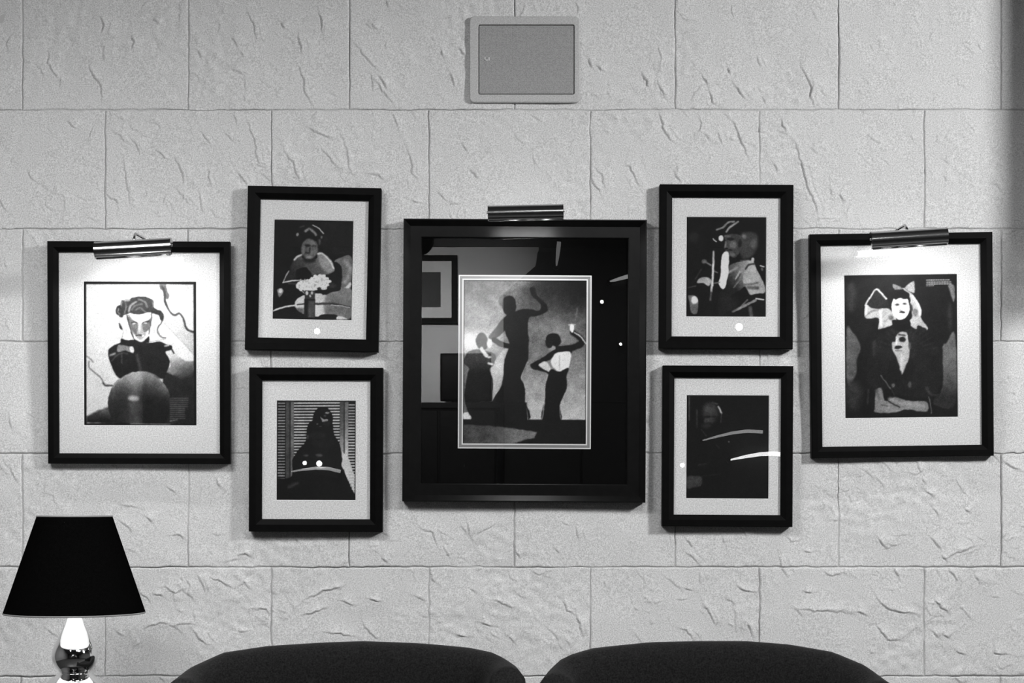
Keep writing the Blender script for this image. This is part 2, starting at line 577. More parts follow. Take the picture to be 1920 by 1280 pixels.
# ------------------------------------------------------------------ printed pictures: tone painted on a vertex grid
def curve(pts, n=6, closed=True):
    P = np.array(pts, float)
    m = len(P)
    out = []
    rngm = range(m if closed else m - 1)
    for i in rngm:
        if closed:
            a, b, c, d = P[(i - 1) % m], P[i], P[(i + 1) % m], P[(i + 2) % m]
        else:
            a, b, c, d = P[max(i - 1, 0)], P[i], P[i + 1], P[min(i + 2, m - 1)]
        for t in np.linspace(0, 1, n, endpoint=False):
            out.append(.5 * ((2 * b) + (c - a) * t + (2 * a - 5 * b + 4 * c - d) * t * t + (3 * b - a - 3 * c + d) * t ** 3))
    if not closed:
        out.append(P[-1])
    return np.array(out)


class Pic:
    def __init__(self, rect, scale, base=.06, dens=1.0):
        self.x0, self.y0, self.x1, self.y1 = rect
        self.nx = int((self.x1 - self.x0) * scale * dens) + 1
        self.ny = int((self.y1 - self.y0) * scale * dens) + 1
        self.X, self.Y = np.meshgrid(np.linspace(self.x0, self.x1, self.nx), np.linspace(self.y0, self.y1, self.ny))
        self.u = (self.x1 - self.x0) / (self.nx - 1)
        self.X0, self.Y0 = self.X, self.Y
        for sc, am in ((4, .22), (9, .30)):          # hand-made edges: bend the drawing a little
            self.X = self.X + self.u * am * field(sc * GS / 1.6, self.ny, self.nx)
            self.Y = self.Y + self.u * am * field(sc * GS / 1.6, self.ny, self.nx)
        self.mottle = .04 * field(7, self.ny, self.nx) + .06 * field(18, self.ny, self.nx) + .04 * field(3, self.ny, self.nx)
        self.T = np.full(self.X.shape, float(base))

    def put(self, sl, mask, val, alpha):
        v = val(self.X[sl], self.Y[sl]) if callable(val) else val
        a = mask * alpha
        self.T[sl] = self.T[sl] * (1 - a) + v * a

    def win(self, P, pad):
        i0 = int(np.clip((P[:, 0].min() - pad - self.x0) / self.u, 0, self.nx)); i1 = int(np.clip((P[:, 0].max() + pad - self.x0) / self.u + 2, 0, self.nx))
        j0 = int(np.clip((P[:, 1].min() - pad - self.y0) / self.u, 0, self.ny)); j1 = int(np.clip((P[:, 1].max() + pad - self.y0) / self.u + 2, 0, self.ny))
        return (slice(j0, j1), slice(i0, i1))

    def dist(self, P, sl, closed, true=False):
        X, Y = (self.X0[sl], self.Y0[sl]) if true else (self.X[sl], self.Y[sl])
        best = np.full(X.shape, 1e9); ins = np.zeros(X.shape, bool)
        n = len(P)
        for k in range(n if closed else n - 1):
            a, b = P[k], P[(k + 1) % n]
            dx, dy = b - a
            L2 = dx * dx + dy * dy + 1e-9
            t = np.clip(((X - a[0]) * dx + (Y - a[1]) * dy) / L2, 0, 1)
            best = np.minimum(best, (X - a[0] - t * dx) ** 2 + (Y - a[1] - t * dy) ** 2)
            if closed and abs(dy) > 1e-9:
                cr = ((a[1] > Y) != (b[1] > Y)) & (X < dx * (Y - a[1]) / dy + a[0])
                ins ^= cr
        return np.sqrt(best), ins

    def poly(self, pts, val, soft=0, smooth=True, alpha=1.0, true=False):
        P = curve(pts, 5) if smooth else np.array(pts, float)
        w = max(self.u * 1.2, soft)
        sl = self.win(P, w * 1.5)
        d, ins = self.dist(P, sl, True, true)
        sd = np.where(ins, -d, d)
        m = np.clip(.5 - sd / w, 0, 1)
        m = m * m * (3 - 2 * m)
        self.put(sl, m, val, alpha)

    def line(self, pts, width, val, soft=0, alpha=1.0):
        P = curve(pts, 5, closed=False) if len(pts) > 2 else np.array(pts, float)
        w = max(self.u * 1.2, soft)
        sl = self.win(P, width + w * 1.5)
        d, _ = self.dist(P, sl, False, len(pts) == 2)
        m = np.clip(.5 - (d - width / 2) / w, 0, 1)
        self.put(sl, m, val, alpha)

    def ell(self, cx, cy, rx, ry, val, soft=0, rot=0, alpha=1.0):
        a = np.linspace(0, 2 * math.pi, 28, endpoint=False)
        c, s = math.cos(math.radians(rot)), math.sin(math.radians(rot))
        P = np.stack([cx + rx * np.cos(a) * c - ry * np.sin(a) * s, cy + rx * np.cos(a) * s + ry * np.sin(a) * c], -1)
        self.poly(P, val, soft, smooth=False, alpha=alpha)

    def rect(self, x0, y0, x1, y1, val, soft=0, alpha=1.0):
        self.poly([(x0, y0), (x1, y0), (x1, y1), (x0, y1)], val, soft, smooth=False, alpha=alpha, true=True)

    def tones(self, gain=1.0, grain=.05):
        for _ in range(2):                          # photographic softness
            q = np.pad(self.T, 1, mode='edge')
            self.T = .5 * self.T + .125 * (q[:-2, 1:-1] + q[2:, 1:-1] + q[1:-1, :-2] + q[1:-1, 2:])
        t = self.T * (1 + self.mottle * np.clip(1.5 - self.T * 1.4, .12, 1.2)) + .012 * self.mottle + rng.standard_normal(self.T.shape) * grain * (0.35 + self.T)
        t = np.clip(t * gain, 0.015, 1)
        lin = np.where(t < .04045, t / 12.92, ((t + .055) / 1.055) ** 2.4)
        return np.clip(lin * 0.86, 0.0015, .86)


def lerp(a, b, t): return a + (b - a) * np.clip(t, 0, 1)


def pic_seated_with_globe():
    p = Pic((30, 36, 980, 1243), .2226, .04)
    p.rect(50, 58, 957, 1228, .94)
    p.poly([(705, 60), (957, 60), (957, 455), (905, 440), (880, 380), (840, 300), (790, 312), (720, 220), (745, 150)], .90, smooth=False)
    p.poly([(760, 300), (840, 320), (900, 450), (957, 470), (957, 640), (820, 500), (700, 390), (720, 320)], .84, 20)
    p.poly([(668, 62), (722, 62), (735, 120), (752, 150), (738, 185), (708, 160), (690, 110), (672, 95)], .45)
    p.line([(690, 75), (712, 130), (716, 205), (745, 270), (790, 315), (840, 303), (868, 340), (885, 400), (908, 438), (957, 458)], 17, .26)
    p.poly([(700, 390), (957, 650), (957, 700), (885, 700), (800, 640), (735, 560), (655, 440)], .96)
    p.line([(705, 385), (830, 510), (955, 640)], 6, .68)
    p.poly([(740, 640), (800, 640), (890, 703), (957, 703), (957, 1228), (700, 1228), (715, 800), (765, 740)],
           lambda X, Y: lerp(.9, .14, (Y - 660 + (X - 760) * .45) / 250), 8, smooth=False)
    p.poly([(700, 790), (740, 800), (820, 835), (957, 915), (957, 1228), (680, 1228)], .13, 14, smooth=False)
    p.poly([(50, 1168), (150, 1118), (240, 1085), (300, 1228), (50, 1228)], lambda X, Y: lerp(.34, .1, (Y - 1120) / 90), 26, smooth=False)
    p.line([(52, 662), (80, 680), (108, 708)], 11, .55)
    p.line([(75, 710), (75, 760), (120, 800), (180, 848), (205, 900), (270, 912)], 12, .55)
    p.line([(195, 890), (215, 908), (268, 910)], 13, .3)
    # jacket
    p.poly([(335, 848), (268, 755), (235, 655), (245, 600), (292, 563), (338, 548), (350, 515), (445, 525), (470, 505), (560, 520), (580, 548),
            (650, 530), (728, 560), (772, 575), (766, 605), (718, 622), (747, 680), (752, 725), (722, 812), (690, 850), (500, 830)], .11)
    p.poly([(318, 568), (380, 570), (440, 590), (445, 632), (380, 615), (316, 622)], .52)
    p.poly([(415, 582), (445, 590), (446, 632), (424, 625)], .9)
    p.line([(250, 655), (290, 640)], 16, .55, 10)
    p.line([(262, 700), (330, 640), (400, 640)], 10, .3, 12)
    p.line([(350, 650), (350, 720)], 10, .28, 10); p.line([(480, 650), (505, 770)], 22, .25, 20)
    p.line([(715, 575), (745, 570)], 14, .7); p.line([(770, 600), (790, 635)], 12, .2)
    # hands at the temples
    p.poly([(328, 345), (385, 320), (402, 380), (425, 460), (445, 522), (352, 514), (358, 440), (330, 385)], .96)
    p.poly([(325, 388), (340, 395), (356, 440), (335, 430)], .12)
    p.poly([(600, 312), (650, 305), (695, 350), (668, 405), (650, 450), (690, 505), (720, 520), (570, 548), (588, 460), (592, 380)], .96)
    p.line([(690, 360), (682, 388), (662, 410), (652, 455), (690, 500), (722, 506)], 10, .3); p.poly([(652, 440), (672, 470), (690, 505), (660, 480)], .5)
    # hair
    p.poly([(388, 312), (332, 325), (303, 292), (312, 245), (352, 228), (350, 192), (402, 192), (440, 170), (500, 160), (580, 172), (620, 198),
            (622, 252), (692, 288), (706, 340), (690, 362), (650, 308), (600, 302), (560, 300), (480, 316), (420, 302)], .2)
    for l, w, v in (([(412, 285), (425, 240), (470, 205)], 15, .72), ([(440, 270), (470, 235), (520, 225)], 10, .5), ([(470, 275), (505, 255), (550, 290)], 10, .5),
                    ([(490, 185), (540, 205), (565, 245)], 9, .6), ([(375, 190), (388, 240), (375, 300)], 8, .6), ([(602, 195), (612, 235), (590, 270)], 8, .5),
                    ([(328, 255), (318, 295)], 7, .4)):
        p.line(l, w, v, 14, .85)
    p.ell(398, 190, 26, 10, .6, 16)
    for cx_, cy_, rx_, ry_, v_ in ((332, 282, 30, 40, .2), (362, 222, 22, 30, .24), (346, 318, 20, 22, .22), (655, 292, 34, 20, .18), (690, 330, 18, 34, .2), (600, 235, 22, 44, .22)):
        p.ell(cx_, cy_, rx_, ry_, v_, 12)
    p.line([(326, 262), (318, 288), (332, 312)], 7, .6, 6); p.line([(352, 205), (346, 240)], 7, .6, 6); p.line([(612, 205), (618, 245)], 6, .6, 6)
    # face
    p.poly([(402, 315), (480, 316), (592, 290), (600, 350), (585, 432), (575, 480), (545, 520), (515, 533), (480, 525), (445, 492), (420, 420), (395, 350)], .66)
    p.poly([(412, 312), (480, 318), (590, 292), (588, 355), (530, 378), (480, 378)], .95, 10)
    p.poly([(392, 335), (430, 350), (482, 385), (486, 440), (470, 480), (430, 440), (405, 390)], .42, 10)
    p.poly([(520, 385), (560, 375), (598, 345), (590, 420), (560, 455), (530, 450)], .42, 10)
    p.line([(500, 385), (500, 450)], 20, .85, 8); p.line([(440, 480), (480, 520), (520, 530), (560, 490), (578, 455)], 18, .97, 6)
    p.line([(392, 318), (402, 360), (422, 440), (446, 498)], 8, .2, 5); p.line([(600, 305), (603, 350), (590, 425), (580, 480)], 8, .3, 5)
    p.line([(330, 345), (333, 385), (358, 440), (352, 512)], 5, .6, 4); p.line([(350, 350), (372, 400), (392, 470)], 5, .75, 5)
    p.line([(612, 330), (628, 380), (618, 450)], 5, .7, 5); p.line([(650, 315), (640, 380), (622, 470)], 5, .72, 5); p.line([(560, 546), (640, 530), (720, 518)], 5, .6, 4)
    p.line([(430, 380), (455, 374), (478, 382)], 8, .15); p.line([(528, 383), (555, 374), (582, 370)], 8, .15)
    p.ell(455, 388, 16, 6, .8, 5); p.ell(550, 386, 16, 6, .8, 5)
    p.line([(472, 488), (500, 484), (530, 492)], 12, .22); p.ell(528, 490, 10, 9, .95)
    p.poly([(422, 455), (450, 500), (462, 525), (440, 500)], .1); p.poly([(545, 528), (580, 495), (578, 545)], .08)
    # globe
    p.ell(497, 1058, 266, 270, lambda X, Y: np.clip(.14 + .46 * np.exp(-((Y - 790 - .0012 * (X - 480) ** 2) / 125) ** 2)
          + .16 * np.exp(-((X - 455) / 62) ** 2) - .06 * (X > 525), 0, 1), 6)
    p.ell(450, 1015, 45, 22, .75, 34)
    p.line([(270, 930), (360, 840), (500, 790), (620, 815), (700, 870)], 6, .8, 8, .7)
    for k in range(11):
        p.line([(757, 1014 + k * 17), (908 - (28 if k > 4 else 0), 1014 + k * 17)], 6, .42)
    p.line([(760, 1205), (815, 1195)], 12, .45, 8)
    p.rect(30, 1229, 980, 1243, .04); p.rect(30, 36, 49, 1243, .04); p.rect(958, 36, 980, 1243, .04)
    p.line([(420, 1230), (760, 1232)], 5, .7)
    return p.tones(1.0)


def pic_flowers_table():
    p = Pic((45, 38, 990, 1240), .15625, .05, 1.25)
    p.rect(600, 50, 985, 450, .09, 80)
    p.poly([(770, 540), (850, 480), (975, 475), (978, 830), (900, 895), (850, 860), (865, 650)], .42, 12)
    p.line([(900, 520), (960, 640), (900, 780)], 40, .58, 40)
    p.line([(872, 885), (925, 850), (968, 800)], 34, .82, 10)
    p.poly([(690, 920), (980, 870), (980, 1210), (690, 1200)], .46, 20)
    p.ell(560, 1060, 255, 140, .82); p.poly([(690, 930), (985, 890), (985, 1200), (690, 1190)], .46, 50)
    p.rect(47, 1100, 420, 1238, .05, 40, .6)
    p.poly([(770, 540), (840, 570), (865, 650), (850, 860), (760, 900), (620, 920), (660, 640)], .05)
    # shoulders and arms
    p.poly([(382, 452), (300, 500), (252, 590), (230, 680), (160, 800), (250, 800), (330, 770), (420, 770), (520, 700), (640, 690), (680, 690),
            (770, 650), (752, 560), (700, 480), (620, 428), (570, 430), (555, 500), (400, 500)], lambda X, Y: np.clip(.2 + .24 * (X - 300) / 400 - .1 * (Y - 560) / 200, .12, .5), 16)
    p.poly([(575, 432), (620, 430), (700, 490), (770, 610), (740, 660), (670, 650), (600, 560)], .55, 34)
    p.line([(570, 442), (630, 440), (715, 525), (764, 612)], 20, .86, 12); p.line([(380, 456), (330, 480), (292, 520)], 22, .78, 12)
    p.line([(226, 655), (195, 720), (165, 792)], 12, .7, 8)
    p.poly([(320, 650), (430, 610), (500, 690), (500, 765), (340, 768)], .05, 16); p.ell(470, 520, 75, 36, .1, 40)
    p.line([(160, 798), (250, 778), (362, 766)], 15, .9, 6); p.line([(235, 805), (330, 812)], 24, .2, 8)
    p.ell(740, 820, 60, 30, .16, 30)
    # head
    p.ell(470, 385, 96, 126, .34, 26)
    p.ell(530, 380, 36, 80, .46, 50); p.ell(410, 400, 26, 70, .24, 40)
    p.ell(480, 310, 45, 30, .42, 40); p.ell(440, 345, 40, 14, .1, 24); p.ell(525, 350, 30, 14, .14, 24)
    p.ell(520, 400, 36, 50, .42, 40); p.ell(470, 485, 36, 18, .48, 24); p.ell(450, 435, 34, 9, .14, 14); p.ell(400, 390, 22, 60, .4, 30)
    p.ell(475, 400, 10, 36, .16, 14)
    p.poly([(300, 262), (318, 180), (370, 112), (460, 84), (540, 98), (622, 160), (642, 232), (602, 345), (560, 310), (545, 225), (400, 238), (372, 330)], .075, 10)
    p.line([(505, 94), (575, 135), (636, 195)], 13, .88, 6); p.line([(420, 165), (470, 145), (520, 180), (545, 210)], 30, .52, 16)
    p.line([(460, 150), (510, 215)], 10, .12, 6); p.ell(326, 212, 16, 22, .55, 14); p.ell(615, 240, 14, 18, .4, 14); p.line([(350, 125), (400, 108)], 12, .3, 12)
    p.ell(590, 300, 16, 40, .25, 20)
    # flowers in a dark vase
    p.poly([(315, 845), (330, 805), (370, 770), (440, 765), (510, 730), (560, 705), (640, 692), (690, 740), (728, 765), (702, 812), (682, 855), (640, 878),
            (590, 850), (545, 888), (440, 888), (380, 882), (340, 870)], .9)
    rr = random.Random(3)
    for cx_, cy_ in ((335, 850), (352, 800), (395, 775), (450, 768), (505, 740), (545, 712), (600, 700), (650, 702), (690, 738), (720, 770), (695, 815), (668, 858), (560, 870), (500, 885), (430, 885), (375, 880)):
        p.ell(cx_, cy_, rr.uniform(16, 24), rr.uniform(13, 19), .9, 5)
    for _ in range(40):
        p.ell(rr.uniform(340, 690), rr.uniform(740, 870), rr.uniform(7, 14), rr.uniform(4, 8), .68, 8, rr.uniform(0, 180))
    p.ell(595, 860, 26, 14, .2, 8)
    p.line([(380, 888), (430, 930)], 10, .8, 6)
    p.rect(425, 888, 548, 992, .2); p.ell(450, 920, 18, 26, .85, 10); p.ell(512, 920, 16, 20, .8, 10); p.ell(490, 955, 12, 18, .7, 8)
    p.line([(55, 1136), (200, 1090), (340, 1064), (425, 1052)], 20, .85, 4)
    p.line([(340, 1062), (430, 1050)], 16, .15); p.line([(548, 1050), (760, 1042), (965, 1082)], 26, .2, 4); p.line([(740, 1060), (850, 1064), (965, 1086)], 9, .92)
    p.rect(420, 990, 552, 1226, .08); p.rect(470, 1015, 545, 1210, .34, 26)
    for k in range(5):
        p.line([(478 + k * 15, 1020), (478 + k * 15, 1200)], 4, .12)
    p.poly([(600, 1188), (700, 1172), (812, 1176), (812, 1228), (640, 1228)], .05)
    p.poly([(818, 1192), (880, 1200), (938, 1226), (815, 1228)], .86)
    p.poly([(92, 885), (140, 865), (172, 900), (128, 978), (104, 925)], .55, 10); p.ell(135, 900, 22, 26, .85, 14)
    return p.tones(1.12)


def pic_louvre():
    p = Pic((50, 38, 997, 1228), .15625, .05, 1.35)
    for k in range(30):
        y = 68 + k * 34.8
        p.line([(70, y), (144, y)], 15, .58, 5); p.line([(916, y + 18), (980, y + 18)], 17, .8 if k > 7 else .62, 5)
        if k < 21:
            p.line([(262, y - 2), (798, y - 6)], 17, .8, 5)
    p.rect(158, 50, 214, 985, .27, 8); p.rect(218, 50, 256, 985, .4, 8); p.line([(206, 50), (206, 985)], 8, .12)
    p.rect(806, 50, 852, 1000, lambda X, Y: lerp(.3, .78, (Y - 250) / 550), 6); p.rect(864, 50, 908, 1100, lambda X, Y: lerp(.42, .85, (Y - 250) / 500), 6)
    p.line([(857, 60), (857, 690)], 9, .15)
    p.poly([(836, 650), (905, 700), (985, 940), (985, 1150), (840, 830)], .8, 12, smooth=False)
    for k in range(6):
        p.line([(916, 890 + k * 35), (980, 890 + k * 35)], 5, .5)
    p.poly([(590, 110), (640, 114), (690, 160), (720, 222), (722, 330), (742, 450), (800, 550), (836, 720), (832, 820), (880, 932), (985, 1165), (997, 1228),
            (50, 1228), (50, 985), (150, 972), (232, 935), (236, 765), (255, 712), (322, 612), (398, 522), (410, 372), (440, 300), (480, 270), (492, 190), (530, 138)], .045, 4)
    p.poly([(568, 225), (610, 258), (662, 258), (655, 280), (600, 292), (588, 270)], .62, 8); p.ell(656, 182, 30, 12, .55, 12); p.ell(628, 218, 18, 12, .24, 12)
    p.ell(535, 315, 14, 8, .32, 8); p.ell(572, 342, 20, 5, .3, 8); p.ell(650, 310, 45, 30, .09, 30)
    p.ell(520, 450, 120, 40, .1, 50); p.line([(424, 455), (424, 495)], 9, .4, 6); p.ell(620, 540, 150, 60, .07, 60)
    p.line([(200, 1075), (250, 1045), (300, 1025)], 32, .2, 30)
    p.ell(400, 695, 34, 12, .26, 26); p.ell(560, 690, 40, 18, .24, 30)
    return p.tones(1.12)


def pic_three_figures():
    p = Pic((50, 54, 938, 1226), .2618, .05)
    def bg(X, Y):
        v = .40 + .55 * np.exp(-(((X - 110) / 190) ** 2 + ((Y - 505) / 95) ** 2))
        v += .16 * np.exp(-(((X - 180) / 260) ** 2 + ((Y - 330) / 160) ** 2))
        v += .34 * np.clip((Y - 520) / 480, 0, 1) * np.clip((X - 420) / 90, 0, 1)
        v += .16 * np.exp(-(((X - 690) / 140) ** 2 + ((Y - 410) / 90) ** 2))
        v -= .10 * np.clip((X - 520) / 300, 0, 1) * np.clip((520 - Y) / 300, 0, 1)
        v -= .24 / (1 + np.exp(-(X - 470 - (160 - Y) * .6) / 30)) * np.exp(-(np.clip(Y - 80, 0, 999) / 230) ** 2)  # darker corner of the print, with the dark reflection there painted in
        return v
    p.rect(55, 58, 935, 1222, bg)
    p.poly([(248, 690), (330, 560), (378, 538), (350, 640), (332, 800), (262, 925), (264, 800)], .7, 8)
    p.poly([(55, 1008), (100, 1000), (118, 1022), (110, 1052), (55, 1058)], .86)
    p.rect(50, 1052, 938, 1226, .05)
    p.poly([(55, 1092), (250, 1096), (450, 1122), (582, 1140), (570, 1182), (490, 1198), (420, 1226), (55, 1226)],
           lambda X, Y: .26 + .2 * np.exp(-((X - 500) / 170) ** 2), 10, smooth=False)
    # figure at the left
    p.ell(182, 490, 42, 58, .26, 4); p.ell(200, 530, 24, 24, .26)
    p.poly([(60, 610), (92, 566), (160, 548), (205, 562), (282, 588), (268, 660), (242, 692), (264, 780), (258, 930), (240, 1065), (112, 1035), (62, 905),
            (78, 745), (92, 690), (60, 655)], lambda X, Y: lerp(.3, .07, (Y - 570) / 150), 4)
    p.line([(182, 545), (200, 575), (218, 595)], 24, .97, 6); p.ell(238, 505, 20, 34, .97, 8); p.ell(236, 606, 14, 8, .85); p.line([(232, 650), (262, 658)], 14, .85)
    # tall figure in the middle
    p.ell(345, 205, 42, 48, .3, 8); p.ell(380, 235, 52, 72, .05, 4)
    p.poly([(345, 325), (280, 400), (232, 462), (262, 482), (300, 462), (345, 415)], lambda X, Y: lerp(.34, .06, (X - 240) / 90), 6)
    p.line([(270, 482), (320, 512), (392, 528)], 36, .05)
    p.poly([(380, 290), (432, 274), (500, 258), (580, 268), (612, 250), (592, 210), (545, 165), (525, 112), (562, 108), (578, 160), (632, 212), (657, 250),
            (640, 286), (570, 312), (522, 325), (514, 420), (522, 480), (516, 640), (471, 747), (496, 812), (502, 930), (522, 1056), (235, 1062), (258, 930),
            (330, 800), (346, 640), (372, 552), (386, 512), (345, 412), (338, 335)], .045, 3)
    p.line([(516, 640), (471, 747), (496, 812), (502, 930), (520, 1052)], 5, .85, 3, .8)
    p.rect(110, 930, 510, 1090, .04, 14)
    # figure at the right
    p.ell(698, 484, 56, 53, .05); p.ell(690, 540, 26, 20, .55, 12); p.ell(670, 500, 30, 40, .06, 6)
    p.line([(735, 545), (850, 532), (908, 497), (880, 455), (838, 425)], 42, .06)
    p.line([(850, 425), (895, 455), (932, 505)], 8, .92); p.ell(833, 396, 15, 30, .95); p.line([(810, 372), (858, 370)], 6, .8)
    p.poly([(535, 665), (560, 640), (640, 595), (720, 545), (820, 545), (820, 580), (700, 610), (640, 640), (590, 668), (672, 702), (680, 730), (640, 712), (560, 690)], .06)
    p.poly([(692, 605), (725, 572), (820, 565), (822, 640), (803, 690), (745, 706), (702, 682), (680, 632)], .9, 6)
    p.line([(745, 590), (745, 690)], 8, .66, 8); p.poly([(590, 664), (648, 634), (682, 690), (680, 712)], .82)
    p.poly([(684, 690), (745, 708), (810, 678), (796, 745), (798, 830), (750, 952), (762, 1056), (620, 1056), (640, 900), (645, 800), (664, 730)], .04)
    p.line([(664, 730), (645, 800), (640, 900), (622, 1050)], 5, .85, 3, .7); p.line([(798, 840), (750, 952), (760, 1048)], 5, .85, 3, .7)
    p.line([(872, 250), (860, 335)], 9, .34, 8)
    return p.tones(1.12)


def pic_profile():
    p = Pic((52, 38, 1003, 1232), .15625, .055, 1.25)
    p.ell(140, 280, 60, 60, .13, 60)
    p.poly([(700, 240), (890, 240), (890, 430), (760, 540), (690, 460)], .24, 40); p.ell(740, 270, 26, 26, .45, 30); p.ell(850, 360, 34, 60, .34, 40)
    p.poly([(505, 262), (560, 240), (680, 250), (722, 330), (702, 430), (640, 520), (590, 515), (545, 478), (512, 425), (502, 388), (522, 340)], .26, 10)
    p.line([(520, 335), (515, 400)], 16, .46, 12); p.ell(610, 370, 40, 40, .4, 40); p.ell(575, 302, 44, 16, .1, 14); p.ell(540, 265, 40, 12, .42, 16)
    p.ell(530, 415, 22, 10, .06, 10); p.ell(570, 435, 30, 10, .08, 10); p.ell(600, 485, 30, 26, .4, 24); p.ell(690, 350, 24, 50, .1, 30)
    p.line([(410, 190), (490, 160), (540, 105), (620, 90)], 22, .5, 12); p.line([(525, 212), (580, 150), (670, 95)], 24, .62, 12)
    p.line([(700, 560), (800, 555)], 18, .3, 12)
    # shirt
    p.poly([(560, 625), (700, 572), (840, 555), (882, 640), (980, 850), (980, 950), (820, 972), (760, 872), (700, 905), (560, 1010), (500, 1228), (430, 1228),
            (440, 1000), (480, 900), (545, 800)], lambda X, Y: np.clip(.2 + .5 * np.clip((X - 520) / 300, 0, 1) - .42 * np.clip((Y - 740) / 260, 0, 1), .09, .8), 12)
    p.poly([(780, 645), (850, 622), (922, 720), (982, 850), (976, 942), (825, 972), (768, 872), (730, 822), (742, 700)], .68, 14)
    p.line([(740, 845), (830, 840), (900, 826)], 24, .42, 14); p.line([(790, 880), (900, 885)], 40, .34, 26); p.line([(760, 660), (800, 610), (860, 600)], 22, .2, 12)
    p.line([(640, 780), (690, 690)], 14, .74, 10); p.line([(620, 880), (690, 790)], 14, .5, 10); p.line([(560, 700), (660, 640)], 24, .58, 20); p.ell(846, 545, 20, 26, .75, 14)
    p.line([(650, 800), (700, 720)], 10, .26, 8)
    p.line([(818, 988), (900, 968), (980, 968)], 26, .06, 6); p.line([(885, 1012), (975, 1026)], 16, .85, 6)
    p.line([(612, 1172), (720, 1112), (880, 1036)], 30, .58, 10); p.line([(712, 1102), (782, 1030)], 18, .46, 10); p.line([(815, 1120), (830, 1220)], 44, .3, 20)
    # scarf, baton, hands
    p.poly([(480, 486), (556, 470), (552, 720), (512, 885), (476, 892), (440, 820), (462, 720)], .95, 8)
    p.line([(375, 450), (372, 650), (352, 930)], 24, .72, 12); p.line([(372, 600), (366, 860)], 18, .88, 8); p.line([(350, 940), (340, 1030)], 22, .34, 16)
    p.poly([(178, 825), (215, 768), (300, 758), (350, 800), (322, 866), (262, 830)], .62, 10); p.ell(265, 570, 28, 26, .4, 22); p.line([(285, 580), (345, 615)], 18, .5, 14)
    p.line([(390, 830), (450, 820)], 14, .5, 10); p.line([(160, 780), (230, 665)], 14, .24, 12); p.line([(75, 885), (165, 865)], 14, .26, 10); p.line([(395, 690), (425, 705)], 12, .5, 8)
    p.poly([(75, 985), (150, 982), (196, 1050), (182, 1185), (112, 1185), (90, 1060)], .42, 14); p.ell(150, 1035, 40, 48, .95, 22)
    p.line([(372, 295), (390, 318), (410, 332)], 12, .9); p.ell(465, 292, 30, 36, .9, 12)  # round white glare spot painted into the print tone
    p.ell(560, 1080, 110, 90, .12, 80); p.line([(935, 618), (980, 632)], 14, .85); p.ell(960, 660, 16, 20, .35, 12)
    return p.tones(1.12)


def pic_dark_portrait():
    p = Pic((47, 38, 988, 1210), .1641, .045)
    p.ell(318, 235, 92, 120, .17, 60); p.ell(310, 190, 60, 50, .25, 70)
    p.ell(285, 283, 40, 12, .07, 16); p.ell(365, 280, 30, 10, .08, 14); p.ell(300, 325, 60, 26, .2, 26); p.ell(270, 385, 60, 30, .13, 36); p.ell(300, 350, 30, 6, .07, 8)
    p.line([(410, 165), (430, 195), (450, 238)], 17, .75, 10); p.line([(340, 120), (400, 135)], 16, .26, 14); p.line([(446, 240), (440, 345)], 7, .3, 8)
    p.line([(166, 205), (166, 400)], 18, .2, 12); p.line([(75, 40), (78, 320)], 16, .3, 12)
    p.poly([(60, 965), (215, 962), (218, 1060), (130, 1085), (60, 1090)], .25, 16); p.line([(225, 960), (330, 945), (430, 930)], 14, .13, 12)
    p.line([(190, 830), (280, 815)], 18, .13, 16); p.line([(215, 425), (275, 500)], 6, .3, 5); p.ell(535, 566, 9, 6, .7, 6, 40); p.line([(390, 600), (430, 640)], 6, .22, 6)
    return p.tones(1.1)


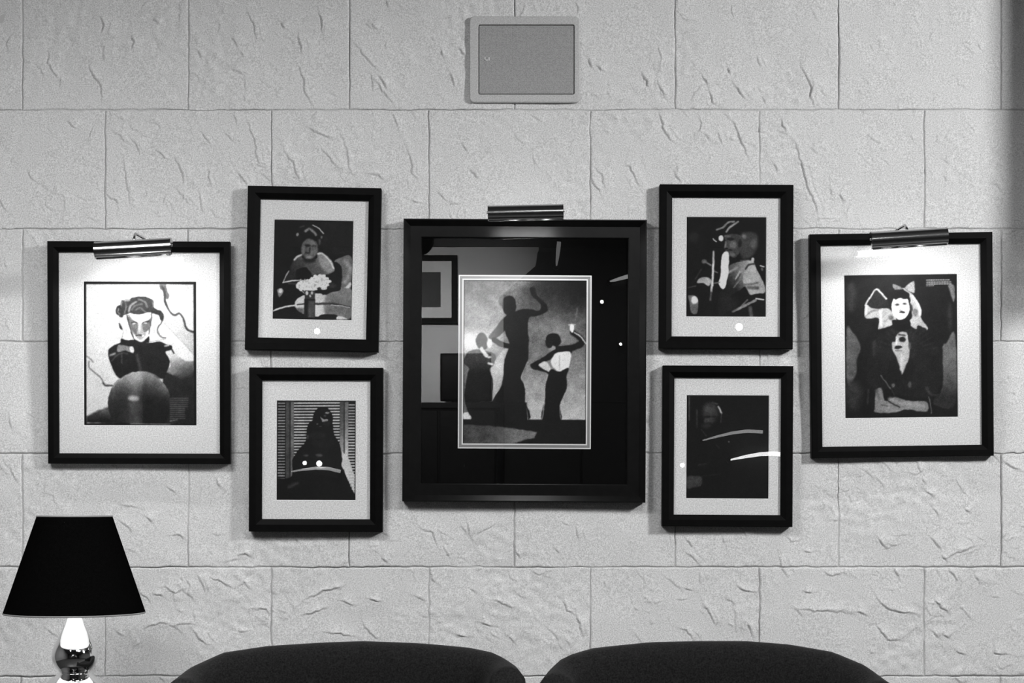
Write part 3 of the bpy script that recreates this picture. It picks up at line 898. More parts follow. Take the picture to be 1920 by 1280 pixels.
def pic_ruff_collar():
    p = Pic((43, 38, 990, 1250), .2227, .07)
    p.ell(100, 220, 40, 120, .2, 70); p.poly([(62, 490), (110, 520), (178, 640), (140, 760), (140, 860), (62, 950)], .36, 18)
    p.ell(110, 1050, 70, 120, .2, 90)
    p.poly([(970, 552), (900, 620), (868, 665), (862, 1000), (790, 1100), (800, 1150), (970, 1130)], lambda X, Y: lerp(.42, .16, (Y - 850) / 250), 14)
    p.poly([(918, 130), (968, 140), (968, 275), (935, 200)], .46, 10); p.ell(930, 400, 16, 120, .16, 40)
    p.poly([(440, 490), (580, 500), (700, 595), (850, 700), (835, 1000), (700, 1085), (300, 1005), (225, 850), (285, 600)], .1, 24)
    p.line([(290, 600), (285, 720)], 20, .2, 24); p.ell(620, 640, 26, 120, .13, 40)
    for k in range(16):
        a = math.radians(200 + k * 9)
        p.line([(560 + 160 * math.cos(a), 760 + 200 * math.sin(a)), (560 + 290 * math.cos(a), 800 + 330 * math.sin(a))], 7, .15, 14)
    # pale cloth
    p.poly([(215, 290), (312, 152), (345, 178), (402, 250), (420, 330), (320, 330)], .13)
    p.line([(218, 292), (265, 215), (312, 160), (345, 180), (395, 240)], 14, .85, 6)
    p.poly([(220, 285), (265, 310), (322, 325), (400, 320), (440, 350), (482, 432), (432, 465), (345, 496), (326, 490), (332, 405), (240, 405), (212, 372)], .72)
    p.line([(225, 380), (270, 345), (330, 335)], 14, .5, 12); p.line([(345, 350), (350, 470)], 20, .9, 16); p.ell(435, 400, 22, 22, .4, 16); p.line([(230, 300), (225, 370)], 16, .9, 12)
    p.line([(380, 440), (430, 380)], 10, .55, 10)
    p.poly([(450, 118), (500, 130), (540, 155), (600, 105), (632, 98), (632, 195), (570, 165), (470, 160)], .5, 8); p.poly([(560, 150), (600, 108), (630, 102), (630, 190)], .66, 6)
    p.poly([(530, 152), (602, 190), (662, 272), (690, 342), (686, 402), (742, 492), (722, 510), (690, 480), (660, 470), (640, 497), (585, 450), (612, 390), (602, 300), (590, 222)], .7)
    p.line([(620, 220), (665, 300), (680, 380)], 16, .92, 8); p.poly([(648, 480), (690, 480), (735, 505), (700, 530)], .1, 8); p.ell(640, 360, 22, 34, .42, 20); p.ell(604, 320, 14, 34, .2, 14)
    # white face
    p.ell(514, 310, 76, 110, .96); p.ell(515, 210, 78, 42, .05)
    p.poly([(440, 240), (455, 205), (510, 196), (570, 206), (590, 245), (580, 225), (515, 212), (460, 222)], .05)
    p.ell(514, 325, 70, 92, .96)
    p.ell(485, 291, 24, 12, .4, 14); p.ell(548, 286, 22, 12, .4, 14); p.ell(486, 291, 12, 6, .12, 6); p.ell(547, 285, 11, 6, .12, 6)
    p.line([(475, 248), (492, 236)], 8, .15); p.line([(525, 234), (542, 244)], 8, .15)
    p.line([(514, 290), (516, 335)], 10, .72, 8); p.line([(505, 340), (530, 342)], 6, .5)
    p.poly([(500, 362), (520, 348), (552, 352), (548, 364), (520, 362)], .08)
    p.poly([(445, 420), (514, 432), (585, 430), (600, 480), (560, 510), (460, 500)], .05, 6)
    # upturned face and throat
    p.poly([(452, 590), (500, 525), (560, 528), (580, 590), (588, 680), (576, 770), (522, 888), (497, 800), (470, 720), (438, 650)], .72, 8)
    p.ell(528, 588, 30, 24, .08, 14); p.ell(456, 582, 22, 26, .12, 16); p.line([(500, 545), (550, 552)], 12, .2, 8); p.line([(482, 570), (476, 628)], 16, .88, 10)
    p.poly([(462, 660), (470, 642), (500, 640), (526, 652), (500, 668)], .1, 5); p.line([(470, 680), (520, 682)], 8, .42, 8)
    p.ell(590, 640, 12, 26, .3, 12); p.line([(520, 720), (525, 860)], 20, .84, 20)
    p.poly([(440, 700), (470, 740), (500, 830), (520, 890), (480, 1000), (400, 900)], .09, 14); p.poly([(585, 760), (640, 800), (600, 960), (530, 900)], .08, 14)
    p.ell(448, 975, 14, 18, .4, 14); p.ell(588, 970, 14, 26, .28, 16)
    p.line([(342, 890), (385, 945), (425, 1005)], 6, .6); p.line([(430, 1010), (460, 1060)], 8, .24, 8)
    # crossed forearms
    p.poly([(290, 1165), (296, 1060), (310, 1005), (352, 1000), (372, 1090), (420, 1088), (472, 1075), (580, 1110), (728, 1118), (738, 1190), (690, 1202), (560, 1182),
            (460, 1206), (302, 1202)], .54, 10)
    p.poly([(375, 1010), (430, 1010), (440, 1075), (400, 1105), (372, 1090)], .06, 8); p.line([(405, 1105), (450, 1135), (500, 1158)], 9, .08, 4)
    p.line([(420, 1090), (540, 1130), (700, 1150)], 26, .64, 24); p.line([(350, 1140), (400, 1150)], 10, .3, 10); p.line([(310, 1020), (330, 1080)], 26, .36, 20)
    p.line([(745, 1080), (762, 1140), (768, 1215)], 6, .55); p.line([(240, 1010), (232, 1130)], 14, .2, 14); p.line([(730, 1000), (770, 1060), (820, 1060)], 18, .22, 18)
    for y, a, b in ((86, 736, 925), (104, 736, 940), (120, 736, 940), (133, 736, 792)):
        p.line([(a, y), (b, y)], 8, .8)
        for k in range(9):
            x = a + (b - a) * (k + .6) / 9.5
            p.line([(x, y - 6), (x, y + 6)], 4, .2)
    return p.tones(1.05)


# ------------------------------------------------------------------ picture frames
def rails(parent, a, b, prof, m, name='rail', labels=None):
    """four mitred rails; prof = [(inset from the outer edge, y)]"""
    n = len(prof)
    for side in range(4):
        v = []
        for s in (-1, 1):
            for u, y in prof:
                if side == 0: v.append((s * (a - u), y, b - u))
                if side == 1: v.append((a - u, y, -s * (b - u)))
                if side == 2: v.append((-s * (a - u), y, -(b - u)))
                if side == 3: v.append((-(a - u), y, s * (b - u)))
        f = [(i, (i + 1) % n, n + (i + 1) % n, n + i) for i in range(n)]
        f.append(tuple(range(n - 1, -1, -1))); f.append(tuple(range(n, 2 * n)))
        make(name, v, f, m, parent)


def ring(a0, b0, cx, cz, a1, b1, yf, yb, bevel):
    """mat board: rectangle a0 x b0 (half sizes) with an opening a1 x b1 round (cx, cz)"""
    o = [(-a0, b0), (a0, b0), (a0, -b0), (-a0, -b0)]
    i = [(cx - a1, cz + b1), (cx + a1, cz + b1), (cx + a1, cz - b1), (cx - a1, cz - b1)]
    j = [(cx - a1 + bevel, cz + b1 - bevel), (cx + a1 - bevel, cz + b1 - bevel), (cx + a1 - bevel, cz - b1 + bevel), (cx - a1 + bevel, cz - b1 + bevel)]
    face_v = [(x, yf, z) for x, z in o] + [(x, yf, z) for x, z in i] + [(x, yb, z) for x, z in o] + [(x, yb, z) for x, z in i]
    face_f = []
    for k in range(4):
        m = (k + 1) % 4
        face_f += [(k, 4 + k, 4 + m, m), (8 + k, 8 + m, 12 + m, 12 + k), (k, m, 8 + m, 8 + k)]
    bev_v = [(x, yf, z) for x, z in i] + [(x, yb, z) for x, z in j]
    bev_f = [(k, 4 + k, 4 + (k + 1) % 4, (k + 1) % 4) for k in range(4)]
    return (face_v, face_f), (bev_v, bev_f)


def picture(label, tones, outer, inner, prt, t=0.03, roll=0.0, lean=0.0, center=False, name='framed_picture', to_wall=0.003):
    """outer, inner, prt: (x0, y0, x1, y1) photo pixels of frame, sight edge and print; t: frame thickness"""
    k = (D - t) / D / PPM
    W, Hh = (outer[2] - outer[0]) * k, (outer[3] - outer[1]) * k
    cpx, cpy = (outer[0] + outer[2]) / 2, (outer[1] + outer[3]) / 2
    c = at(cpx, cpy, t)
    root = empty(name, (c.x, -to_wall - math.sin(math.radians(lean)) * Hh / 2, c.z), (math.radians(lean), math.radians(roll), 0))
    prop(root, label, 'picture', 'framed pictures on the block wall')
    a, b = W / 2, Hh / 2
    wl = ((inner[0] - outer[0]) + (outer[2] - inner[2]) + (inner[1] - outer[1]) + (outer[3] - inner[3])) / 4 * k
    if not center:
        prof = [(0, 0), (0, -t + .0015), (.0015, -t), (wl * .55, -t), (wl, -t + .006), (wl, -t + .014), (wl * .6, -t + .016), (wl * .6, 0)]
        rails(root, a, b, prof, M['black_wood'])
        rec = 0.010
    else:
        # stepped moulding: raised outer bead, cove, flat inner band
        prof = [(0, 0), (0, -t + .001), (.001, -t), (.003, -t), (.003 + .0135, -t + .0125), (wl - .0025, -t + .0125), (wl, -t + .015),
                (wl, -t + .020), (wl * .6, -t + .022), (wl * .6, 0)]
        rails(root, a, b, prof, M['black_lacquer'])
        rec = 0.017
    ai, bi = a - wl, b - wl
    # print rectangle in local coordinates
    px, pz = ((prt[0] + prt[2]) / 2 - cpx) * k, -((prt[1] + prt[3]) / 2 - cpy) * k
    pw, ph = (prt[2] - prt[0]) * k / 2, (prt[3] - prt[1]) * k / 2
    yg = -t + rec
    g = MB().box((-ai - .003, yg - .0008, -bi - .003), (ai + .003, yg + .0008, bi + .003)).build('glass_pane', M['glass'], root)
    g['label'] = 'clear glass pane with reflections'
    ym = yg + .002
    ea, eb = (pw, ph)
    if center:
        ea, eb = pw + 9 * k, ph + 9 * k
    (fv, ff), (bv, bf) = ring(ai + .003, bi + .003, px, pz, ea + .0012, eb + .0012, ym, ym + .0016, .0012)
    mo = make('mat_board', fv, ff, M['mat_black'] if center else M['mat_white'], root)
    mo['label'] = 'black mat board' if center else 'off-white mat board'
    make('bevel', bv, bf, M['mat_black'] if center else M['mat_core'], mo)
    if center:
        rails_parent = empty_part = None
        # silver fillet round the print with a bright line on either side
        fl = MB()
        def sq(w_out, w_in, y0, y1):
            vv = []
            for (e, y) in ((w_out, y1), (w_out, y0), (w_in, y0), (w_in, y1)):
                A, B = pw + e, ph + e
                vv += [(px - A, y, pz + B), (px + A, y, pz + B), (px + A, y, pz - B), (px - A, y, pz - B)]
            qq = []
            for r_ in range(3):
                for s_ in range(4):
                    q = (s_ + 1) % 4
                    qq.append((r_ * 4 + s_, r_ * 4 + q, r_ * 4 + 4 + q, r_ * 4 + 4 + s_))
            return vv, qq
        fl.add(*sq(8 * k, 2 * k, ym - .0002, ym + .002))
        fo = fl.build('fillet', M['silver'], root)
        fo['label'] = 'narrow silvery border round the print'
        MB().add(*sq(9.6 * k, 7.4 * k, ym - .0007, ym + .002)).build('fillet_edge', M['fillet_line'], fo)
        MB().add(*sq(2.6 * k, 0.2 * k, ym - .0007, ym + .002)).build('fillet_edge', M['fillet_line'], fo)
    yp = ym + .0017
    ny, nx = tones.shape
    X, Z = np.meshgrid(np.linspace(px - pw - .0004, px + pw + .0004, nx), np.linspace(pz + ph + .0004, pz - ph - .0004, ny))
    co = np.stack([X, np.full_like(X, yp), Z], -1)
    po = grid_mesh('photographic_print', co, ny, nx, M['print'], root, smooth=False)
    at_ = po.data.color_attributes.new('tone', 'FLOAT_COLOR', 'POINT')
    rgba = np.ones((ny * nx, 4), np.float32)
    rgba[:, :3] = tones.reshape(-1, 1)
    at_.data.foreach_set('color', rgba.ravel())
    po['label'] = 'black-and-white photographic print'
    MB().box((-ai - .004, yp + .001, -bi - .004), (ai + .004, min(yp + .004, -.0005), bi + .004)).build('backing_board', M['backing'], root)
    return root


picture('large picture of a woman resting behind a dark globe, frame at the far left', pic_seated_with_globe(),
        (91, 453.5, 432, 869), (111, 473, 412, 850), (157, 528, 367.5, 796.5), t=.024, roll=.15, lean=1.5)
picture('small tilted picture of a sitter behind white flowers, upper frame left of the centre', pic_flowers_table(),
        (462, 350.5, 712, 657.5), (485, 375, 688.5, 635), (512, 412, 660, 598), t=.03, roll=1.1)
picture('small picture of a dark cloaked figure before louvred shutters', pic_louvre(),
        (467, 689, 717.5, 996.5), (490, 713, 693, 973.5), (518, 751, 666, 937), t=.03, roll=.15)
picture('largest picture, three dark silhouetted figures in a wide black mat', pic_three_figures(),
        (755.5, 411, 1211.5, 941), (790, 446, 1178, 907), (868.5, 524, 1099.5, 831), t=.034, roll=.3, center=True)
picture('small picture of a figure in profile with a bright white scarf', pic_profile(),
        (1236.5, 346, 1487, 654), (1260, 370, 1463.5, 631), (1288, 406, 1437, 592.5), t=.03, roll=.25)
picture('small, almost black portrait with streaks reflected in its glass', pic_dark_portrait(),
        (1242, 685.5, 1486.5, 987), (1264.5, 707, 1464, 965), (1288, 741, 1442, 934), t=.03, roll=.3)
picture('large picture of a white painted face above a dark-haired one, frame at the far right', pic_ruff_collar(),
        (1519, 438, 1860.5, 856), (1540, 459, 1838.5, 836.5), (1584.5, 515, 1795.5, 782), t=.024, roll=-.75, lean=1.4)


# ------------------------------------------------------------------ picture lights
def picture_light(px0, px1, py_top, py_bot, tilt, watts, label, over, d=0.17):
    k = (D - d) / D / PPM
    L = (px1 - px0) * k
    R = (py_bot - py_top) * k / 2
    c = at((px0 + px1) / 2, (py_top + py_bot) / 2, d)
    root = empty('picture_light', c, (0, math.radians(tilt), 0))
    prop(root, label, 'picture light', 'picture lights above the frames')
    # open half-cylinder: covers front and top, open downward and towards the picture
    n = 28
    a0, a1 = math.radians(-78), math.radians(150)       # measured from the camera side (-y) upward
    def arc(r, x):
        return [(x, -r * math.cos(a0 + (a1 - a0) * i / n), r * math.sin(a0 + (a1 - a0) * i / n)) for i in range(n + 1)]
    th = .0012
    v = arc(R, -L / 2) + arc(R, L / 2) + arc(R - th, -L / 2) + arc(R - th, L / 2)
    m = n + 1
    f = []
    for i in range(n):
        f.append((i, i + 1, m + i + 1, m + i))
        f.append((2 * m + i, 3 * m + i, 3 * m + i + 1, 2 * m + i + 1))
    f += [(0, m, 3 * m, 2 * m), (n, 2 * m + n, 3 * m + n, m + n)]
    sh = make('housing', v, f, M['steel'], root)
    smooth_by_angle(sh, 35)
    for s in (-1, 1):
        # end cap with a raised rim and a small screw
        capv = []
        q = []
        x0, x1 = s * L / 2, s * (L / 2 + .003)
        rim = arc(R * 1.03, x0) + arc(R * 1.03, x1)
        capv = rim + [(x0, 0, 0), (x1, 0, 0)]
        for i in range(n):
            q += [(i, i + 1, m + i + 1, m + i), (2 * m, i + 1, i), (2 * m + 1, m + i, m + i + 1)]
        q += [(0, m, 2 * m + 1, 2 * m), (n, 2 * m, 2 * m + 1, m + n)]
        cap = make('end_cap', capv, q, M['steel'], root)
        smooth_by_angle(cap, 35)
        MB().lathe([(.0001, 0), (.003, 0), (.003, .002), (.0015, .0032), (.0001, .0032)] if s > 0 else
                   [(.0001, 0), (.003, 0), (.003, -.002), (.0015, -.0032), (.0001, -.0032)], 12, (x1, -R * .35, R * .1), 'x').build('screw', M['chrome'], cap, True)
    # slim rod along the lower lip
    MB().tube([(-L / 2, -R * .30, -R * 1.02), (L / 2, -R * .30, -R * 1.02)], .0017, 10).build('lip_rod', M['steel'], root, True)
    # lamp tube inside and its sockets
    MB().tube([(-L * .40, .002, -R * .1), (L * .40, .002, -R * .1)], .006, 14).build('lamp_tube', M['tube_lit'], root, True)
    for s in (-1, 1):
        MB().tube([(s * L * .40, .002, -R * .1), (s * L * .5, .002, -R * .1)], .008, 14).build('socket', M['reflector'], root, True)
    # curved arm back to the wall and its fixing plate
    za = max(at(960, over, .03).z + .0055 - c.z, R * .5)      # the arm clears the top rail of the frame
    MB().tube([(0, R * .35, R * .9), (0, R * .9, R + (za - R) * .5), (0, R * 1.6, R + (za - R) * .9), (0, d * .6, za), (0, d - .006, za)], .0032, 10).build('arm', M['steel'], root, True)
    MB().box((-.009, d - .010, za - .004), (.009, d - .005, za + .005), .001).build('fixing_plate', M['steel'], root)
    ld = bpy.data.lights.new('picture_light_glow', 'AREA')
    ld.shape = 'RECTANGLE'; ld.size = L * .82; ld.size_y = .014
    ld.energy = watts
    lo = bpy.data.objects.new('picture_light_glow', ld)
    COL.objects.link(lo)
    lo.parent = root
    lo.location = (0, .004, -R * .1 - .0075)
    lo.rotation_euler = (math.radians(5), 0, 0)
    return root


picture_light(181, 320, 449.5, 482, -3.2, PICTURE_LIGHT_WATTS[0], 'steel picture light over the picture of a woman behind a globe', 452)
picture_light(917, 1054, 384, 413.5, -1.2, PICTURE_LIGHT_WATTS[1], 'steel picture light over the central picture of three silhouettes', 410)
picture_light(1634.5, 1773, 430.5, 463, -3.5, PICTURE_LIGHT_WATTS[2], 'steel picture light over the picture of a white painted face', 437)


# ------------------------------------------------------------------ wall loudspeaker
def round_rect(x0, x1, z0, z1, r, n=5):
    pts = []
    for cx, cz, a in ((x1 - r, z1 - r, 0), (x0 + r, z1 - r, 90), (x0 + r, z0 + r, 180), (x1 - r, z0 + r, 270)):
        for i in range(n + 1):
            t = math.radians(a + 90 * i / n)
            pts.append((cx + r * math.cos(t), cz + r * math.sin(t)))
    return pts


def wall_speaker():
    p0, p1 = at(880, 192, .012), at(1087, 30.5, .012)
    cx, cz = (p0.x + p1.x) / 2, (p0.z + p1.z) / 2
    root = prop(empty('wall_speaker', (cx, -.0005, cz)), 'grey rectangular loudspeaker set in the wall above the pictures', 'speaker')
    a, b = (p1.x - p0.x) / 2, (p1.z - p0.z) / 2
    g0, g1 = at(897, 177, .012), at(1077, 46, .012)
    gx0, gx1, gz0, gz1 = g0.x - cx, g1.x - cx, g0.z - cz, g1.z - cz
    loops = [(round_rect(-a, a, -b, b, .012), 0), (round_rect(-a, a, -b, b, .012), -.010), (round_rect(-a + .002, a - .002, -b + .002, b - .002, .010), -.012),
             (round_rect(gx0 - .001, gx1 + .001, gz0 - .001, gz1 + .001, .005), -.012), (round_rect(gx0, gx1, gz0, gz1, .004), -.011), (round_rect(gx0, gx1, gz0, gz1, .004), -.006)]
    v = [(x, y, z) for l, y in loops for x, z in l]
    n = len(loops[0][0])
    f = [(i * n + j, (i + 1) * n + j, (i + 1) * n + (j + 1) % n, i * n + (j + 1) % n) for i in range(len(loops) - 1) for j in range(n)]
    sur = make('surround', v, f, M['speaker'], root)
    smooth_by_angle(sur, 30)
    e = .0016
    rr = round_rect(gx0 + e, gx1 - e, gz0 + e, gz1 - e, .004)
    r2 = round_rect(gx0 + e + .0015, gx1 - e - .0015, gz0 + e + .0015, gz1 - e - .0015, .003)
    v = [(x, -.004, z) for x, z in rr] + [(x, -.0088, z) for x, z in rr] + [(x, -.0098, z) for x, z in r2]
    f = [(i * n + j, (i + 1) * n + j, (i + 1) * n + (j + 1) % n, i * n + (j + 1) % n) for i in range(2) for j in range(n)]
    f.append(tuple(range(2 * n, 3 * n)))
    gr = make('grille', v, f, M['grille'], root)
    gr['label'] = 'darker perforated speaker grille'
    bd = at(914, 110, .012)
    bx, bz = bd.x - cx, bd.z - cz
    mb = MB()
    mb.box((bx - .007, -.0106, bz - .004), (bx - .005, -.0096, bz + .004)); mb.box((bx - .007, -.0106, bz - .004), (bx + .001, -.0096, bz - .0022))
    mb.box((bx + .003, -.0106, bz - .004), (bx + .005, -.0096, bz + .004))
    mb.build('badge', M['badge'], gr)['label'] = 'tiny pale badge'


wall_speaker()


# ------------------------------------------------------------------ armchairs
def cat(xs, ys, x):
    return float(np.interp(x, xs, ys))


def armchair(cx_px, outline, label):
    dref = .22
    k = (D - dref) / D / PPM
    X0 = (cx_px - 960) * k
    root = prop(empty('armchair', (X0, -.55, 0)), label, 'armchair', 'charcoal tub armchairs along the wall')
    ox = [(p[0] - cx_px) * k for p in outline]; oz = [ZC + (PH - p[1]) * k for p in outline]
    W = .412
    # plan path of the shell, from the front of one arm round the back to the other (local y, wall is +y)
    half = [(0, .335), (.11, .333), (.20, .326), (.28, .310), (.332, .285), (.364, .240), (.378, .17), (.382, .06), (.382, -.10), (.376, -.24), (.360, -.30)]
    left = [(-x, y) for x, y in half[::-1]]
    path = curve(left[:-1] + half, 4, closed=False)
    th = .043
    n = len(path)
    sec = 14
    v = []
    for i in range(n):
        p = path[i]
        t = path[min(i + 1, n - 1)] - path[max(i - 1, 0)]
        t = t / np.hypot(*t)
        nrm = np.array([t[1], -t[0]])          # towards the inside of the tub
        if p[1] > .17:
            top = cat(ox, oz, (p - nrm * th * .25)[0])
        else:
            side = ox[0] if p[0] < 0 else ox[-1]
            z_side = oz[0] if p[0] < 0 else oz[-1]
            s = (.17 - p[1]) / .47
            top = z_side + (.60 - z_side) * min(1, s * 1.25) - .02
        bot = .26
        e = min(1.0, min(i, n - 1 - i) / 3 + .35)
        q = th * e
        loop = [(-q, bot), (-q, bot + (top - bot) * .5), (-q, top - .05), (-q * .92, top - .025), (-q * .6, top - .007), (-q * .2, top), (q * .3, top - .001), (q * .75, top - .012),
                (q, top - .035), (q * 1.1, top - .07), (q * 1.15, bot + (top - bot) * .5), (q, bot + .02), (q * .5, bot), (0, bot - .004)]
        for off, z in loop:
            w = p + nrm * off
            v.append((w[0], w[1], z))
    f = [(i * sec + j, i * sec + (j + 1) % sec, (i + 1) * sec + (j + 1) % sec, (i + 1) * sec + j) for i in range(n - 1) for j in range(sec)]
    f.append(tuple(range(sec - 1, -1, -1))); f.append(tuple(range((n - 1) * sec, n * sec)))
    f = [q[::-1] for q in f]
    make('backrest', v, f, M['felt'], root, True)
    # seat cushion
    loops = []
    for z, s in ((.27, .93), (.29, 1.0), (.40, 1.0), (.435, .97), (.452, .88), (.458, .6)):
        loops.append([(x * s, (y + .02) * s - .02, z) for x, y in round_rect(-.318, .318, -.34, .27, .09)])
    m = len(loops[0])
    v = [p for l in loops for p in l]
    f = [(i * m + j, i * m + (j + 1) % m, (i + 1) * m + (j + 1) % m, (i + 1) * m + j) for i in range(len(loops) - 1) for j in range(m)]
    f.append(tuple(range(m - 1, -1, -1))); f.append(tuple(range((len(loops) - 1) * m, len(loops) * m)))
    make('seat', v, f, M['felt'], root, True)
    for sx in (-1, 1):
        for y, sy in ((-.26, -1), (.24, 1)):
            MB().tube([(sx * .30, y, .29), (sx * .335, y + sy * .03, 0)], [.022, .013], 12).build('leg', M['dark_leg'], root, True)
    return root


armchair(657, [(333, 1290), (340, 1275), (372, 1243), (420, 1222), (500, 1211), (600, 1205), (680, 1202), (790, 1206), (880, 1213), (928, 1221), (958, 1238), (976, 1262), (981, 1290)],
         'charcoal felt armchair beside the black-shaded lamp')
armchair(1335, [(1014, 1290), (1020, 1272), (1034, 1250), (1062, 1226), (1110, 1214), (1220, 1204), (1310, 1202), (1400, 1202), (1480, 1208), (1560, 1221), (1612, 1242), (1640, 1268), (1655, 1290)],
         'charcoal felt armchair farther from the black-shaded lamp')


# ------------------------------------------------------------------ side table and lamp
def table_lamp():
    d = .42
    k = (D - d) / D / PPM
    X = (140 - 960) * k
    zof = lambda py: ZC + (PH - py) * k
    base = zof(1398)
    t = prop(empty('side_table', (X, -d, 0)), 'small round dark side table under the chrome lamp', 'table')
    MB().lathe([(.0001, base - .028), (.15, base - .028), (.158, base - .022), (.158, base - .006), (.154, base), (.0001, base)], 40).build('table_top', M['dark_wood'], t, False)
    MB().lathe([(.02, .03), (.018, .3), (.018, base - .05), (.03, base - .028)], 20).build('stem', M['dark_wood'], t, True)
    MB().lathe([(.0001, 0), (.14, 0), (.14, .012), (.03, .03), (.0001, .03)], 36).build('foot', M['dark_wood'], t, False)
    L = prop(empty('table_lamp', (X, -d, base)), 'chrome gourd-shaped table lamp with a black tapered shade', 'lamp')
    z = lambda py: zof(py) - base
    prof = [(13.5, 1146), (13.2, 1152), (13.8, 1158), (16.5, 1166), (21, 1177), (27.5, 1190), (34, 1203), (39.5, 1215), (42.3, 1226), (42, 1235), (39, 1244), (34, 1252),
            (29.5, 1257.5), (28.2, 1260), (30, 1262.5), (37, 1267), (45, 1273), (54, 1281), (63, 1294), (69, 1310), (71, 1324), (69, 1340), (60, 1358), (46, 1374), (35, 1382)]
    body = [(r * k, z(y)) for r, y in prof]
    cc = curve(body, 4, closed=False)
    MB().lathe([tuple(q) for q in cc], 72).build('body', M['chrome'], L, True)
    MB().lathe([(.0001, z(1382)), (34 * k, z(1382)), (42 * k, z(1386)), (46 * k, z(1392)), (46 * k, z(1398)), (.0001, z(1398))], 48).build('foot', M['chrome'], L, True)
    MB().lathe([(.0001, z(1143)), (12.5 * k, z(1143)), (13.6 * k, z(1144.5)), (13.6 * k, z(1149)), (.0001, z(1149))], 32).build('neck_collar', M['chrome'], L, True)
    MB().lathe([(9 * k, z(1143)), (9 * k, z(1115)), (.0001, z(1115))], 24).build('bulb_holder', M['reflector'], L, True)
    # shade
    rb, rt, zb, zt = 130.3 * k, 69.5 * k, z(1147.5), z(968)
    sh = MB().lathe([(rb, zb), (rt, zt)], 96).build('shade', M['shade'], L, True)
    sh['label'] = 'black tapered fabric shade'
    MB().lathe([(rb - .0016, zb + .0004), (rt - .0016, zt - .0004)], 96).build('shade_lining', M['lining'], sh, True)
    for r, zz in ((rb - .0006, zb - .0012), (rt - .0006, zt + .0006)):
        pts = [(r * math.cos(a), r * math.sin(a), zz) for a in np.linspace(0, 2 * math.pi, 97)]
        MB().tube(pts, .0019, 8).build('edge_ring', M['trim'], sh, True)
    sp = MB()
    for a in (0.5, 0.5 + 2 * math.pi / 3, 0.5 + 4 * math.pi / 3):
        sp.tube([(.014 * math.cos(a), .014 * math.sin(a), z(1118)), ((rb + rt) / 2 * .8 * math.cos(a), (rb + rt) / 2 * .8 * math.sin(a), z(1085)),
                 ((rt + .003) * math.cos(a), (rt + .003) * math.sin(a), zt - .012)], .0014, 6)
    sp.build('shade_carrier', M['steel'], L, True)
    MB().lathe([(.0001, .0), (.012, .004), (.024, .02), (.028, .036), (.024, .054), (.013, .066), (.0001, .068)], 24, (0, 0, z(1115))).build('bulb', M['bulb'], L, True)
    ld = bpy.data.lights.new('table_lamp_glow', 'POINT')
    ld.energy = 1.2; ld.shadow_soft_size = .03
    lo = bpy.data.objects.new('table_lamp_glow', ld)
    COL.objects.link(lo); lo.parent = L
    lo.location = (0, 0, z(1115) + .11)
    return X


table_lamp()

# ------------------------------------------------------------------ the opposite side of the room (seen in the glass)
FB = 1 + 6.35 / D


def opp(px, py, y=-6.35):
    """point on the opposite wall that mirrors in upright picture glass at this photo pixel"""
    f = (1 - y / D) / PPM
    return Vector(((px - 960) * f, y, ZC + (PH - py) * f))


